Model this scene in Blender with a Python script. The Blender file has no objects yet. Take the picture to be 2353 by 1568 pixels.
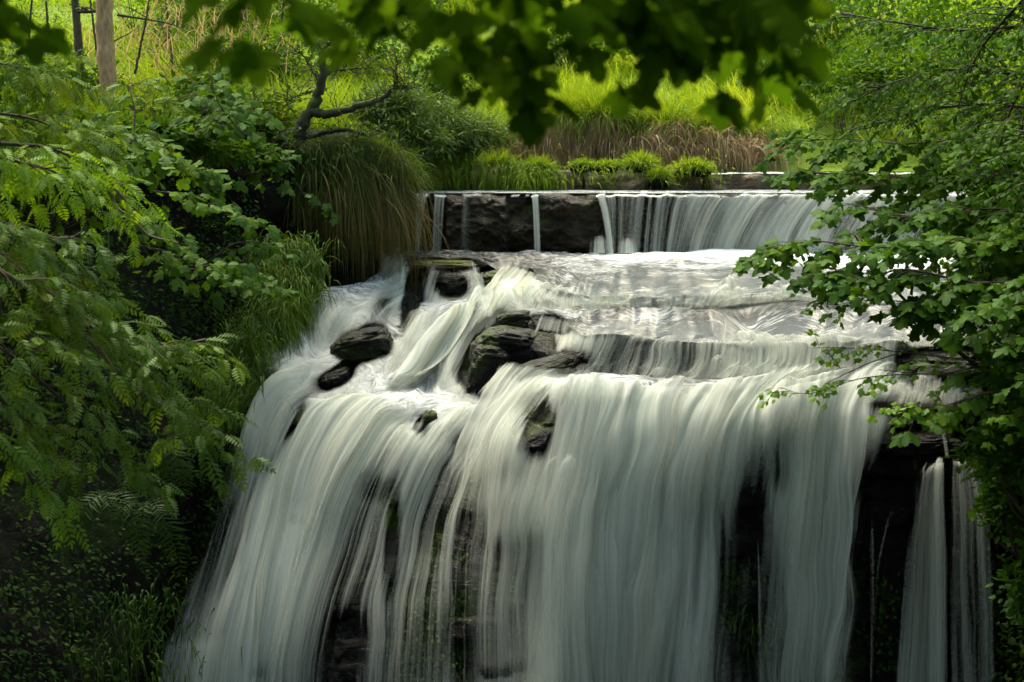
import bpy, math, numpy as np
from mathutils import Vector
R = math.radians
sc = bpy.context.scene
COL = sc.collection
rng = np.random.default_rng(7)

# ------------------------------------------------------------------ camera
F = 3730.0; CX, CY, HY = 1176.5, 784.0, 330.0
PITCH = math.atan((CY - HY) / F)
cam_d = bpy.data.cameras.new('camera'); cam = bpy.data.objects.new('camera', cam_d); COL.objects.link(cam)
cam_d.sensor_width = 36.0; cam_d.lens = 36.0 * F / 2353.0
cam_d.clip_start = 0.05; cam_d.clip_end = 600
cam.location = (0, 0, 0); cam.rotation_euler = (math.pi / 2 - PITCH, 0, 0)
cam_d.dof.use_dof = True; cam_d.dof.focus_distance = 16.5; cam_d.dof.aperture_fstop = 4.0
sc.camera = cam
# ------------------------------------------------------------------ world, sun, exposure
SUN_EL, SUN_AZ = R(58), R(-28)           # azimuth measured from +Y (behind the falls) towards +X
w = bpy.data.worlds.new('World'); sc.world = w; w.use_nodes = True
wn = w.node_tree; wn.nodes.clear()
sky = wn.nodes.new('ShaderNodeTexSky'); sky.sky_type = 'NISHITA'; sky.sun_disc = False
sky.sun_elevation = SUN_EL; sky.sun_rotation = SUN_AZ; sky.air_density = 1.3; sky.dust_density = 3.0; sky.ozone_density = 1.0
bg = wn.nodes.new('ShaderNodeBackground'); bg.inputs[1].default_value = 0.15
wo = wn.nodes.new('ShaderNodeOutputWorld')
wb = wn.nodes.new('ShaderNodeMix'); wb.data_type = 'RGBA'; wb.blend_type = 'MULTIPLY'; wb.inputs[0].default_value = 1
wn.links.new(sky.outputs[0], wb.inputs[6]); wb.inputs[7].default_value = (1.0, .96, .72, 1)   # daylight white balance
wn.links.new(wb.outputs[2], bg.inputs[0]); wn.links.new(bg.outputs[0], wo.inputs[0])
sl = bpy.data.lights.new('sun', 'SUN'); sl.energy = 1.9; sl.angle = R(35); sl.color = (1.0, 0.95, 0.80)
so = bpy.data.objects.new('sun', sl); COL.objects.link(so)
sdir = Vector((math.sin(SUN_AZ) * math.cos(SUN_EL), math.cos(SUN_AZ) * math.cos(SUN_EL), math.sin(SUN_EL)))
so.rotation_euler = sdir.to_track_quat('Z', 'Y').to_euler()
sc.view_settings.view_transform = 'Standard'; sc.view_settings.look = 'None'
sc.view_settings.exposure = 1.62; sc.view_settings.gamma = 1.0
cy = sc.cycles
cy.use_denoising = True; cy.max_bounces = 7; cy.diffuse_bounces = 3; cy.glossy_bounces = 2
cy.transmission_bounces = 4; cy.transparent_max_bounces = 14; cy.sample_clamp_indirect = 4
cy.use_adaptive_sampling = True; cy.adaptive_threshold = 0.02

# ------------------------------------------------------------------ maths helpers
cp, sp = math.cos(PITCH), math.sin(PITCH)
def P(x, y, Y):
    """point seen at photo position x, y (2353 px wide) standing at world distance Y"""
    x, y, Y = np.broadcast_arrays(np.asarray(x, float), np.asarray(y, float), np.asarray(Y, float))
    a = (x - CX) / F; b = -(y - CY) / F
    dy = cp + b * sp; dz = -sp + b * cp
    s = Y / dy
    return np.stack([a * s, Y, dz * s], -1)
def proj(p):
    x, y, z = p[..., 0], p[..., 1], p[..., 2]
    d = y * cp - z * sp; u = y * sp + z * cp
    return CX + F * x / d, CY - F * u / d
def _h(ix, iy, iz, s):
    n = (ix * 374761393 + iy * 668265263 + iz * 2147483647 + s * 1274126177) & 0xFFFFFFFF
    n = ((n ^ (n >> 13)) * 1274126177) & 0xFFFFFFFF
    n = n ^ (n >> 16)
    return (n & 0xFFFFFF) / float(0xFFFFFF)
def noise(x, y=0.0, z=0.0, s=0):
    x, y, z = np.broadcast_arrays(np.asarray(x, float), np.asarray(y, float), np.asarray(z, float))
    xi, yi, zi = np.floor(x).astype(np.int64), np.floor(y).astype(np.int64), np.floor(z).astype(np.int64)
    fx, fy, fz = x - xi, y - yi, z - zi
    fx, fy, fz = [f * f * (3 - 2 * f) for f in (fx, fy, fz)]
    r = 0
    for a in (0, 1):
        for b in (0, 1):
            for c in (0, 1):
                r = r + _h(xi + a, yi + b, zi + c, s) * (fx if a else 1 - fx) * (fy if b else 1 - fy) * (fz if c else 1 - fz)
    return r * 2 - 1
def fbm(x, y=0.0, z=0.0, s=0, o=4):
    r = 0; a = 0.5; k = 1
    for i in range(o):
        r = r + a * noise(np.asarray(x) * k, np.asarray(y) * k, np.asarray(z) * k, s + i); a *= .5; k *= 2.03
    return r
def nrm(v):
    return v / np.maximum(np.linalg.norm(v, axis=-1, keepdims=True), 1e-9)
def sstep(a, b, x):
    t = np.clip((x - a) / (b - a), 0, 1); return t * t * (3 - 2 * t)
def pchip(xk, yk, xs):
    xk = np.asarray(xk, float); yk = np.asarray(yk, float)
    h = np.diff(xk); d = np.diff(yk, axis=0) / h.reshape(-1, *([1] * (yk.ndim - 1)))
    m = np.zeros_like(yk)
    m[0], m[-1] = d[0], d[-1]
    p = d[:-1] * d[1:]
    hm = np.where(p > 0, 2 * p / np.where(np.abs(d[:-1] + d[1:]) < 1e-12, 1, d[:-1] + d[1:]), 0)
    m[1:-1] = hm
    i = np.clip(np.searchsorted(xk, xs, side='right') - 1, 0, len(xk) - 2)
    sh = (-1,) + (1,) * (yk.ndim - 1)
    t = ((xs - xk[i]) / h[i]).reshape(sh); hh = h[i].reshape(sh)
    return (yk[i] * (2 * t**3 - 3 * t**2 + 1) + m[i] * hh * (t**3 - 2 * t**2 + t)
            + yk[i + 1] * (-2 * t**3 + 3 * t**2) + m[i + 1] * hh * (t**3 - t**2))
def curve(pts, n):
    """smooth polyline through world points"""
    pts = np.asarray(pts, float)
    if len(pts) == 2: return pts[0] + (pts[1] - pts[0]) * np.linspace(0, 1, n)[:, None]
    q = np.vstack([2 * pts[0] - pts[1], pts, 2 * pts[-1] - pts[-2]])
    t = np.linspace(0, len(pts) - 1 - 1e-6, n); i = t.astype(int); f = (t - i)[:, None]
    a, b, c, d = q[i], q[i + 1], q[i + 2], q[i + 3]
    return 0.5 * ((2 * b) + (-a + c) * f + (2 * a - 5 * b + 4 * c - d) * f**2 + (-a + 3 * b - 3 * c + d) * f**3)

# ------------------------------------------------------------------ object helpers
def tag(o, label=None, cat=None, group=None, kind=None):
    if label: o['label'] = label
    if cat: o['category'] = cat
    if group: o['group'] = group
    if kind: o['kind'] = kind
    return o
def empty(name, loc, label, cat, group=None):
    o = bpy.data.objects.new(name, None); COL.objects.link(o); o.location = tuple(float(v) for v in loc); o.empty_display_size = .2
    return tag(o, label, cat, group)
def mkobj(name, verts, faces, mat, parent=None, attrs=None, uv=None, smooth=False):
    """faces: (M,3) or (M,4) int array or list of such"""
    verts = np.ascontiguousarray(verts, dtype=np.float32)
    if parent is not None: verts = verts - np.array(parent.location, dtype=np.float32)
    fl = faces if isinstance(faces, list) else [faces]
    fl = [np.asarray(f, dtype=np.int32) for f in fl if len(f)]
    me = bpy.data.meshes.new(name)
    nl = sum(f.size for f in fl); nf = sum(len(f) for f in fl)
    me.vertices.add(len(verts)); me.vertices.foreach_set('co', verts.ravel())
    me.loops.add(nl); me.loops.foreach_set('vertex_index', np.concatenate([f.ravel() for f in fl]))
    me.polygons.add(nf)
    tot = np.concatenate([np.full(len(f), f.shape[1], dtype=np.int32) for f in fl])
    st = np.concatenate([[0], np.cumsum(tot)[:-1]]).astype(np.int32)
    me.polygons.foreach_set('loop_start', st)
    if smooth: me.polygons.foreach_set('use_smooth', np.ones(nf, dtype=bool))
    if attrs:
        for k, v in attrs.items():
            a = me.attributes.new(k, 'FLOAT', 'POINT'); a.data.foreach_set('value', np.ascontiguousarray(v, dtype=np.float32))
    if uv is not None:
        li = np.concatenate([f.ravel() for f in fl])
        l = me.uv_layers.new(name='UVMap'); l.data.foreach_set('uv', np.ascontiguousarray(uv[li], dtype=np.float32).ravel())
    me.update(calc_edges=True); me.validate()
    me.materials.append(mat)
    o = bpy.data.objects.new(name, me); COL.objects.link(o)
    if parent is not None: o.parent = parent
    return o
def gridfaces(n, m, off=0):
    i = np.arange(n * m).reshape(n, m) + off
    return np.stack([i[:-1, :-1].ravel(), i[1:, :-1].ravel(), i[1:, 1:].ravel(), i[:-1, 1:].ravel()], 1)
class MB:
    def __init__(s): s.v = []; s.f = {3: [], 4: []}; s.n = 0; s.a = {}
    def add(s, v, f, **at):
        v = np.asarray(v, float).reshape(-1, 3); f = np.asarray(f)
        s.v.append(v); s.f[f.shape[1]].append(f + s.n); s.n += len(v)
        for k, val in at.items(): s.a.setdefault(k, []).append(np.broadcast_to(val, (len(v),)))
    def build(s, name, mat, parent=None, smooth=False):
        fs = [np.concatenate(q) for q in s.f.values() if q]
        return mkobj(name, np.concatenate(s.v), fs, mat, parent, {k: np.concatenate(q) for k, q in s.a.items()}, None, smooth)
    def tube(s, pts, r0, r1=None, k=6, wob=0.0):
        pts = np.asarray(pts, float); n = len(pts)
        r = np.linspace(r0, r0 if r1 is None else r1, n)
        if wob: r = r * (1 + wob * rng.uniform(-1, 1, n))
        t = nrm(np.gradient(pts, axis=0))
        ref = np.array([0.3, 0.9, 0.2]); a = nrm(np.cross(t, ref)); b = np.cross(t, a)
        an = np.linspace(0, 2 * np.pi, k, endpoint=False)
        ring = pts[:, None] + r[:, None, None] * (a[:, None] * np.cos(an)[None, :, None] + b[:, None] * np.sin(an)[None, :, None])
        i = np.arange(n * k).reshape(n, k); j = np.roll(i, -1, 1)
        s.add(ring, np.stack([i[:-1].ravel(), j[:-1].ravel(), j[1:].ravel(), i[1:].ravel()], 1))

# ------------------------------------------------------------------ materials
def newmat(name):
    m = bpy.data.materials.new(name); m.use_nodes = True; m.node_tree.nodes.clear(); return m, m.node_tree
def N(t, typ, **kw):
    n = t.nodes.new(typ)
    for k, v in kw.items():
        if k.startswith('i_'): n.inputs[k[2:].replace('_', ' ')].default_value = v
        else: setattr(n, k, v)
    return n
def L(t, a, b): t.links.new(a, b)
def math_(t, op, a, b=None, c=None, clamp=False):
    n = t.nodes.new('ShaderNodeMath'); n.operation = op; n.use_clamp = clamp
    for i, v in enumerate((a, b, c)):
        if v is None: continue
        if isinstance(v, (int, float)): n.inputs[i].default_value = v
        else: t.links.new(v, n.inputs[i])
    return n.outputs[0]
def ramp(t, fac, stops):
    n = t.nodes.new('ShaderNodeValToRGB'); e = n.color_ramp.elements
    e[0].position, e[0].color = stops[0][0], (*stops[0][1], 1)
    e[1].position, e[1].color = stops[-1][0], (*stops[-1][1], 1)
    for p, c in stops[1:-1]:
        q = e.new(p); q.color = (*c, 1)
    t.links.new(fac, n.inputs[0]); return n.outputs[0]
def leafmat(name, stops, transl=0.45, gloss=0.06, rough=0.45, tfac=(1.25, 1.15, 0.5)):
    m, t = newmat(name)
    at = N(t, 'ShaderNodeAttribute', attribute_name='rnd')
    geo = N(t, 'ShaderNodeNewGeometry')
    nz = N(t, 'ShaderNodeTexNoise', i_Scale=1.3, i_Detail=3.0); L(t, geo.outputs['Position'], nz.inputs['Vector'])
    f = math_(t, 'MULTIPLY_ADD', at.outputs['Fac'], 0.62, math_(t, 'MULTIPLY_ADD', nz.outputs[0], 0.9, -0.26), clamp=True)
    c = ramp(t, f, stops)
    df = N(t, 'ShaderNodeBsdfDiffuse'); L(t, c, df.inputs[0])
    tr = N(t, 'ShaderNodeBsdfTranslucent')
    mc = N(t, 'ShaderNodeMix', data_type='RGBA', blend_type='MULTIPLY'); mc.inputs[0].default_value = 1
    L(t, c, mc.inputs[6]); mc.inputs[7].default_value = (*tfac, 1)
    L(t, mc.outputs[2], tr.inputs[0])
    mx = N(t, 'ShaderNodeMixShader'); mx.inputs[0].default_value = transl
    L(t, df.outputs[0], mx.inputs[1]); L(t, tr.outputs[0], mx.inputs[2])
    gl = N(t, 'ShaderNodeBsdfGlossy'); gl.inputs['Roughness'].default_value = rough; gl.inputs[0].default_value = (.45, .6, .4, 1)
    m2 = N(t, 'ShaderNodeMixShader'); m2.inputs[0].default_value = gloss
    L(t, mx.outputs[0], m2.inputs[1]); L(t, gl.outputs[0], m2.inputs[2])
    o = N(t, 'ShaderNodeOutputMaterial'); L(t, m2.outputs[0], o.inputs[0]); return m
M = {}
M['syc'] = leafmat('sycamore_leaf', [(0, (.018, .05, .004)), (.5, (.045, .115, .008)), (1, (.13, .22, .008))], .42, .02)
M['sycfar'] = leafmat('sapling_leaf', [(0, (.02, .055, .004)), (.5, (.055, .13, .008)), (1, (.14, .23, .01))], .45, .03)
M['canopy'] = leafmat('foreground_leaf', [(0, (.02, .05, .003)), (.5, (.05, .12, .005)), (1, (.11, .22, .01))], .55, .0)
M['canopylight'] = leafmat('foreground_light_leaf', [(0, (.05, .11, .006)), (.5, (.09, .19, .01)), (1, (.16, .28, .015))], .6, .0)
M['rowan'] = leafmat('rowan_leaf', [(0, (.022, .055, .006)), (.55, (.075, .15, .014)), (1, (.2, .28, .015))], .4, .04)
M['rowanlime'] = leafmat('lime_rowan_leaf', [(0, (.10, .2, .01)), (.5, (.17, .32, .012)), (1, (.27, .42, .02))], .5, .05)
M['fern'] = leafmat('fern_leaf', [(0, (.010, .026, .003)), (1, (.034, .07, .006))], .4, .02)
M['grey'] = leafmat('willow_leaf', [(0, (.05, .09, .018)), (.5, (.09, .15, .03)), (1, (.17, .24, .04))], .4, .05)
M['grass'] = leafmat('meadow_grass', [(0, (.10, .17, .012)), (.4, (.19, .29, .018)), (.75, (.31, .42, .025)), (1, (.45, .47, .08))], .5, .03)
M['tuft'] = leafmat('tuft_grass', [(0, (.07, .13, .01)), (.5, (.19, .29, .014)), (1, (.34, .42, .03))], .5, .03)
M['bankgrass'] = leafmat('bank_grass', [(0, (.025, .055, .006)), (.5, (.07, .13, .012)), (1, (.17, .24, .02))], .4, .03)
M['dead'] = leafmat('dead_grass', [(0, (.2, .13, .065)), (.5, (.48, .34, .19)), (1, (.68, .54, .33))], .45, .02, tfac=(1, .9, .7))
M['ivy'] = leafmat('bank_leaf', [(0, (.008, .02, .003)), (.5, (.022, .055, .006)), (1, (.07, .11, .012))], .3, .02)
M['hang'] = leafmat('hanging_grass', [(0, (.018, .03, .006)), (.35, (.05, .075, .012)), (.6, (.10, .11, .025)), (.8, (.17, .13, .05)), (1, (.30, .21, .09))], .35, .02)

def barkmat(name, c0, c1, moss=0.0):
    m, t = newmat(name)
    geo = N(t, 'ShaderNodeNewGeometry')
    mp = N(t, 'ShaderNodeMapping'); mp.inputs['Scale'].default_value = (9, 9, 3); L(t, geo.outputs['Position'], mp.inputs[0])
    nz = N(t, 'ShaderNodeTexNoise', i_Scale=2.0, i_Detail=7.0, i_Roughness=0.65); L(t, mp.outputs[0], nz.inputs[0])
    c = ramp(t, nz.outputs[0], [(.32, c0), (.68, c1)])
    if moss:
        n2 = N(t, 'ShaderNodeTexNoise', i_Scale=2.5, i_Detail=4.0); L(t, geo.outputs['Position'], n2.inputs[0])
        sx = N(t, 'ShaderNodeSeparateXYZ'); L(t, geo.outputs['Normal'], sx.inputs[0])
        f = math_(t, 'MULTIPLY_ADD', sx.outputs[2], .5, math_(t, 'MULTIPLY_ADD', n2.outputs[0], 2.2, -1.25 + moss), clamp=True)
        mx = N(t, 'ShaderNodeMix', data_type='RGBA'); L(t, f, mx.inputs[0]); L(t, c, mx.inputs[6]); mx.inputs[7].default_value = (.075, .105, .012, 1); c = mx.outputs[2]
    b = N(t, 'ShaderNodeBsdfPrincipled'); L(t, c, b.inputs['Base Color']); b.inputs['Roughness'].default_value = .85
    bp = N(t, 'ShaderNodeBump', i_Strength=.7, i_Distance=.02); L(t, nz.outputs[0], bp.inputs['Height']); L(t, bp.outputs[0], b.inputs['Normal'])
    o = N(t, 'ShaderNodeOutputMaterial'); L(t, b.outputs[0], o.inputs[0]); return m
M['bark'] = barkmat('bark', (.035, .026, .018), (.11, .085, .06), .1)
M['paletrunk'] = barkmat('pale_bark', (.3, .17, .08), (.7, .46, .26), .0)
M['mossbark'] = barkmat('mossy_bark', (.018, .014, .01), (.06, .05, .03), .5)
M['twig'] = barkmat('twig_bark', (.03, .022, .014), (.1, .075, .045), .0)
M['paletwig'] = barkmat('pale_twig_bark', (.12, .09, .06), (.32, .25, .17), .0)

def rockmat(name, c0, c1, moss, wet, mossc=(.06, .1, .01)):
    m, t = newmat(name)
    geo = N(t, 'ShaderNodeNewGeometry')
    mp = N(t, 'ShaderNodeMapping'); mp.inputs['Scale'].default_value = (1, 1, 3.2); L(t, geo.outputs['Position'], mp.inputs[0])
    nz = N(t, 'ShaderNodeTexNoise', i_Scale=3.2, i_Detail=9.0, i_Roughness=0.68); L(t, mp.outputs[0], nz.inputs[0])
    n3 = N(t, 'ShaderNodeTexNoise', i_Scale=26.0, i_Detail=5.0, i_Roughness=0.7); L(t, geo.outputs['Position'], n3.inputs[0])
    vz = N(t, 'ShaderNodeTexVoronoi', feature='DISTANCE_TO_EDGE', i_Scale=5.0); L(t, mp.outputs[0], vz.inputs[0])
    c = ramp(t, nz.outputs[0], [(.3, c0), (.7, c1)])
    n2 = N(t, 'ShaderNodeTexNoise', i_Scale=1.8, i_Detail=6.0); L(t, geo.outputs['Position'], n2.inputs[0])
    sx = N(t, 'ShaderNodeSeparateXYZ'); L(t, geo.outputs['Normal'], sx.inputs[0])
    f = math_(t, 'MULTIPLY_ADD', sx.outputs[2], .35, math_(t, 'MULTIPLY_ADD', n2.outputs[0], 4.0, -2.6 + moss), clamp=True)
    mx = N(t, 'ShaderNodeMix', data_type='RGBA'); L(t, f, mx.inputs[0]); L(t, c, mx.inputs[6]); mx.inputs[7].default_value = (*mossc, 1)
    b = N(t, 'ShaderNodeBsdfPrincipled'); L(t, mx.outputs[2], b.inputs['Base Color']); b.inputs['Specular IOR Level'].default_value = .18
    rr = math_(t, 'MULTIPLY_ADD', n3.outputs[0], .5, wet, clamp=True); L(t, rr, b.inputs['Roughness'])
    hh = math_(t, 'ADD', nz.outputs[0], math_(t, 'ADD', math_(t, 'MULTIPLY', n3.outputs[0], .35), math_(t, 'MULTIPLY', math_(t, 'MINIMUM', vz.outputs[0], .08), 2.0)))
    bp = N(t, 'ShaderNodeBump', i_Strength=.9, i_Distance=.05); L(t, hh, bp.inputs['Height']); L(t, bp.outputs[0], b.inputs['Normal'])
    o = N(t, 'ShaderNodeOutputMaterial'); L(t, b.outputs[0], o.inputs[0]); return m
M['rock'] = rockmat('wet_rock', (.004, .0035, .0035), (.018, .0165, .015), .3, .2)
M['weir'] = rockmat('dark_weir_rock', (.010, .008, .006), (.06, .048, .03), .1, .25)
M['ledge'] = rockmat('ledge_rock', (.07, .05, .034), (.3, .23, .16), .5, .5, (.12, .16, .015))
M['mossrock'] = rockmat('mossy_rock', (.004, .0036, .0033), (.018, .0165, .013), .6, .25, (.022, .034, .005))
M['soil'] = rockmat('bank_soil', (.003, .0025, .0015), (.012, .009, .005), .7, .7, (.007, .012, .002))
M['hill'] = rockmat('hill_soil', (.10, .14, .015), (.2, .28, .03), .7, .8, (.16, .26, .02))

def watermat(name, fall=True):
    m, t = newmat(name)
    uv = N(t, 'ShaderNodeUVMap', uv_map='UVMap')
    cov = N(t, 'ShaderNodeAttribute', attribute_name='cover')
    lay = N(t, 'ShaderNodeAttribute', attribute_name='layer')
    flat = N(t, 'ShaderNodeAttribute', attribute_name='flat')
    cb = N(t, 'ShaderNodeCombineXYZ'); sx = N(t, 'ShaderNodeSeparateXYZ'); L(t, uv.outputs[0], sx.inputs[0])
    # gentle meander of the streaks
    mn = N(t, 'ShaderNodeTexNoise', i_Scale=1.1, i_Detail=2.0); L(t, uv.outputs[0], mn.inputs[0])
    uu = math_(t, 'MULTIPLY_ADD', mn.outputs[0], .06, sx.outputs[0])
    L(t, uu, cb.inputs[0]); L(t, sx.outputs[1], cb.inputs[1]); L(t, math_(t, 'MULTIPLY', lay.outputs['Fac'], 7.3), cb.inputs[2])
    def nz(sux, suv, det=2.0, rough=.5):
        mp = N(t, 'ShaderNodeMapping'); mp.inputs['Scale'].default_value = (sux, suv, 1); L(t, cb.outputs[0], mp.inputs[0])
        n = N(t, 'ShaderNodeTexNoise', i_Scale=1.0, i_Detail=det, i_Roughness=rough); L(t, mp.outputs[0], n.inputs[0]); return n.outputs[0]
    n1, n2, n3 = nz(4.5, .22), nz(17, .3), nz(48, .45, 3.0, .65)
    s = math_(t, 'MULTIPLY_ADD', n1, .40, math_(t, 'MULTIPLY_ADD', n2, .36, math_(t, 'MULTIPLY', n3, .24)))
    s0 = math_(t, 'ADD', s, -.5)
    # calm water: horizontal ripples and foam
    n4, n5 = nz(1.5, 3.2, 5.0, .65), nz(8, 20, 5.0, .65)
    sf = math_(t, 'ADD', math_(t, 'MULTIPLY_ADD', n4, .45, math_(t, 'MULTIPLY', n5, .55)), -.5)
    a = math_(t, 'MULTIPLY_ADD', cov.outputs['Fac'], 2.0, math_(t, 'MULTIPLY_ADD', s0, 3.4, -.80), clamp=True)
    a = math_(t, 'MULTIPLY', math_(t, 'MULTIPLY', a, .86), math_(t, 'MULTIPLY', cov.outputs['Fac'], 4.0, clamp=True))
    af = math_(t, 'MULTIPLY', math_(t, 'MULTIPLY_ADD', cov.outputs['Fac'], 3.0, -.4, clamp=True), math_(t, 'LESS_THAN', lay.outputs['Fac'], .5))
    mixa = N(t, 'ShaderNodeMix', data_type='FLOAT'); L(t, flat.outputs['Fac'], mixa.inputs[0]); L(t, a, mixa.inputs[2]); L(t, af, mixa.inputs[3])
    alpha = mixa.outputs[0]
    # colour of the falling water: white, greenish grey, peat yellow streaks
    pt = nz(3.4, .12, 2.0)
    c = ramp(t, pt, [(.3, (.70, .76, .70)), (.5, (.88, .90, .85)), (.6, (.88, .88, .78)), (.72, (.78, .74, .54))])
    dk = math_(t, 'MULTIPLY_ADD', math_(t, 'ADD', nz(9, .18, 3.0, .6), math_(t, 'MULTIPLY', n3, .8)), 2.2, -1.4, clamp=True)
    cm = N(t, 'ShaderNodeMix', data_type='RGBA'); L(t, dk, cm.inputs[0]); cm.inputs[6].default_value = (.58, .63, .58, 1); L(t, c, cm.inputs[7]); c = cm.outputs[2]
    mx = N(t, 'ShaderNodeMixShader'); mx.inputs[0].default_value = .32
    df = N(t, 'ShaderNodeBsdfDiffuse'); tr = N(t, 'ShaderNodeBsdfTranslucent'); L(t, c, df.inputs[0]); L(t, c, tr.inputs[0])
    bp0 = N(t, 'ShaderNodeBump', i_Strength=.22, i_Distance=.03); L(t, s, bp0.inputs['Height']); L(t, bp0.outputs[0], df.inputs['Normal'])
    L(t, df.outputs[0], mx.inputs[1]); L(t, tr.outputs[0], mx.inputs[2])
    # pool water: dark peaty gloss with foam
    foamattr = N(t, 'ShaderNodeAttribute', attribute_name='foam')
    fo = math_(t, 'MULTIPLY_ADD', foamattr.outputs['Fac'], 1.5, math_(t, 'MULTIPLY_ADD', sf, 4.4, -.36), clamp=True)
    pb = N(t, 'ShaderNodeBsdfPrincipled'); pb.inputs['Base Color'].default_value = (.05, .05, .045, 1); pb.inputs['Roughness'].default_value = .22
    pb.inputs['IOR'].default_value = 1.5
    bp = N(t, 'ShaderNodeBump', i_Strength=.8, i_Distance=.05); L(t, sf, bp.inputs['Height']); L(t, bp.outputs[0], pb.inputs['Normal'])
    fd = N(t, 'ShaderNodeBsdfDiffuse'); fd.inputs[0].default_value = (.74, .78, .80, 1); L(t, bp.outputs[0], fd.inputs['Normal'])
    mf = N(t, 'ShaderNodeMixShader'); L(t, fo, mf.inputs[0]); L(t, pb.outputs[0], mf.inputs[1]); L(t, fd.outputs[0], mf.inputs[2])
    ms = N(t, 'ShaderNodeMixShader'); L(t, flat.outputs['Fac'], ms.inputs[0]); L(t, mx.outputs[0], ms.inputs[1]); L(t, mf.outputs[0], ms.inputs[2])
    tp = N(t, 'ShaderNodeBsdfTransparent')
    fin = N(t, 'ShaderNodeMixShader'); L(t, alpha, fin.inputs[0]); L(t, tp.outputs[0], fin.inputs[1]); L(t, ms.outputs[0], fin.inputs[2])
    o = N(t, 'ShaderNodeOutputMaterial'); L(t, fin.outputs[0], o.inputs[0]); return m
M['water'] = watermat('falling_water')

# ------------------------------------------------------------------ the cascade: guide lines of the flow
KEYS = 'abcdefghij'
G = [ # a (foot of the upper weir) ... j (foot of the fall): photo x, photo y, distance
 [(948,578,21.9),(890,592,21.5),(850,636,21.0),(735,660,20.3),(650,715,19.8),(618,752,19.2),(580,860,18.3),(540,1020,17.5),(395,1568,15.8),(330,1980,15.4)],
 [(985,578,21.9),(935,595,21.4),(895,645,20.9),(830,668,20.1),(735,800,18.7),(700,850,18.2),(635,930,17.7),(575,1120,16.8),(460,1568,15.5),(420,2000,15.1)],
 [(1030,578,21.9),(1010,592,21.4),(960,700,20.4),(925,745,19.3),(860,845,18.0),(790,902,17.5),(690,985,17.0),(620,1150,16.4),(520,1568,15.3),(500,2000,15.0)],
 [(1100,578,21.9),(1080,598,21.3),(1060,685,20.0),(1020,722,19.0),(905,880,17.5),(855,913,17.1),(745,985,16.8),(665,1150,16.2),(590,1568,15.2),(570,2000,14.9)],
 [(1150,578,21.9),(1130,612,20.6),(1110,690,20.2),(1090,722,19.4),(960,895,17.6),(930,922,17.0),(850,1000,16.5),(750,1180,16.0),(665,1568,15.1),(650,2010,14.8)],
 [(1200,578,21.9),(1180,625,20.2),(1140,690,19.6),(1130,722,19.0),(1040,905,17.2),(1000,932,16.9),(910,1012,16.3),(830,1180,15.8),(740,1568,15.0),(730,2020,14.7)],
 [(1260,578,21.9),(1240,650,18.8),(1200,690,18.6),(1180,724,18.0),(1100,905,16.9),(1060,942,16.6),(985,1040,16.1),(920,1200,15.7),(870,1568,14.9),(860,2030,14.6)],
 [(1320,578,21.9),(1285,668,17.9),(1262,698,17.8),(1260,732,17.2),(1190,880,16.6),(1130,952,16.3),(1060,1060,15.9),(1010,1220,15.5),(980,1568,14.8),(975,2030,14.5)],
 [(1390,578,21.9),(1350,678,17.4),(1345,712,17.3),(1340,765,16.2),(1280,850,15.9),(1220,910,15.8),(1160,1030,15.5),(1120,1200,15.2),(1100,1568,14.7),(1095,2040,14.4)],
 [(1460,578,21.9),(1450,680,17.3),(1450,712,17.2),(1440,765,16.1),(1400,862,15.8),(1330,887,15.4),(1262,1000,15.0),(1225,1180,14.8),(1210,1568,14.5),(1205,2050,14.3)],
 [(1560,578,21.9),(1560,682,17.3),(1560,712,17.2),(1560,782,16.0),(1530,875,15.7),(1455,900,15.3),(1400,1000,15.0),(1365,1180,14.8),(1350,1568,14.5),(1345,2050,14.3)],
 [(1680,578,21.9),(1690,682,17.3),(1690,706,17.2),(1690,787,16.0),(1670,872,15.7),(1600,908,15.3),(1545,1000,15.0),(1505,1180,14.8),(1480,1568,14.5),(1475,2050,14.3)],
 [(1800,578,21.9),(1830,675,17.4),(1830,700,17.3),(1820,792,16.0),(1800,867,15.7),(1740,920,15.4),(1690,1000,15.1),(1660,1180,14.9),(1640,1568,14.6),(1635,2050,14.4)],
 [(1900,578,21.9),(1950,675,17.5),(1955,695,17.4),(1940,787,16.1),(1930,862,15.8),(1875,895,15.5),(1850,960,15.3),(1840,1180,15.1),(1825,1568,14.8),(1820,2050,14.6)],
 [(2020,578,21.9),(2070,690,17.3),(2075,705,17.2),(2060,787,16.1),(2050,872,15.9),(2010,915,15.6),(1980,990,15.4),(1960,1180,15.2),(1930,1568,14.9),(1930,2050,14.7)],
 [(2150,578,21.9),(2180,700,17.2),(2190,715,17.1),(2170,792,16.1),(2160,880,15.9),(2140,935,15.6),(2120,1040,15.4),(2095,1200,15.2),(2085,1568,14.9),(2085,2050,14.7)],
 [(2280,578,21.9),(2300,700,17.2),(2310,715,17.1),(2280,802,16.1),(2270,890,15.9),(2260,960,15.6),(2245,1060,15.4),(2262,1250,15.2),(2268,1568,14.9),(2268,2050,14.7)],
 [(2520,578,21.9),(2500,700,17.2),(2510,715,17.1),(2480,802,16.1),(2470,890,15.9),(2460,960,15.7),(2450,1060,15.5),(2462,1250,15.3),(2468,1568,15.1),(2468,2050,14.9)],
]
SEG = [64, 22, 26, 44, 22, 34, 44, 56, 24]           # samples between the keys
SUB = 34                                              # samples between the guides
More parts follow.
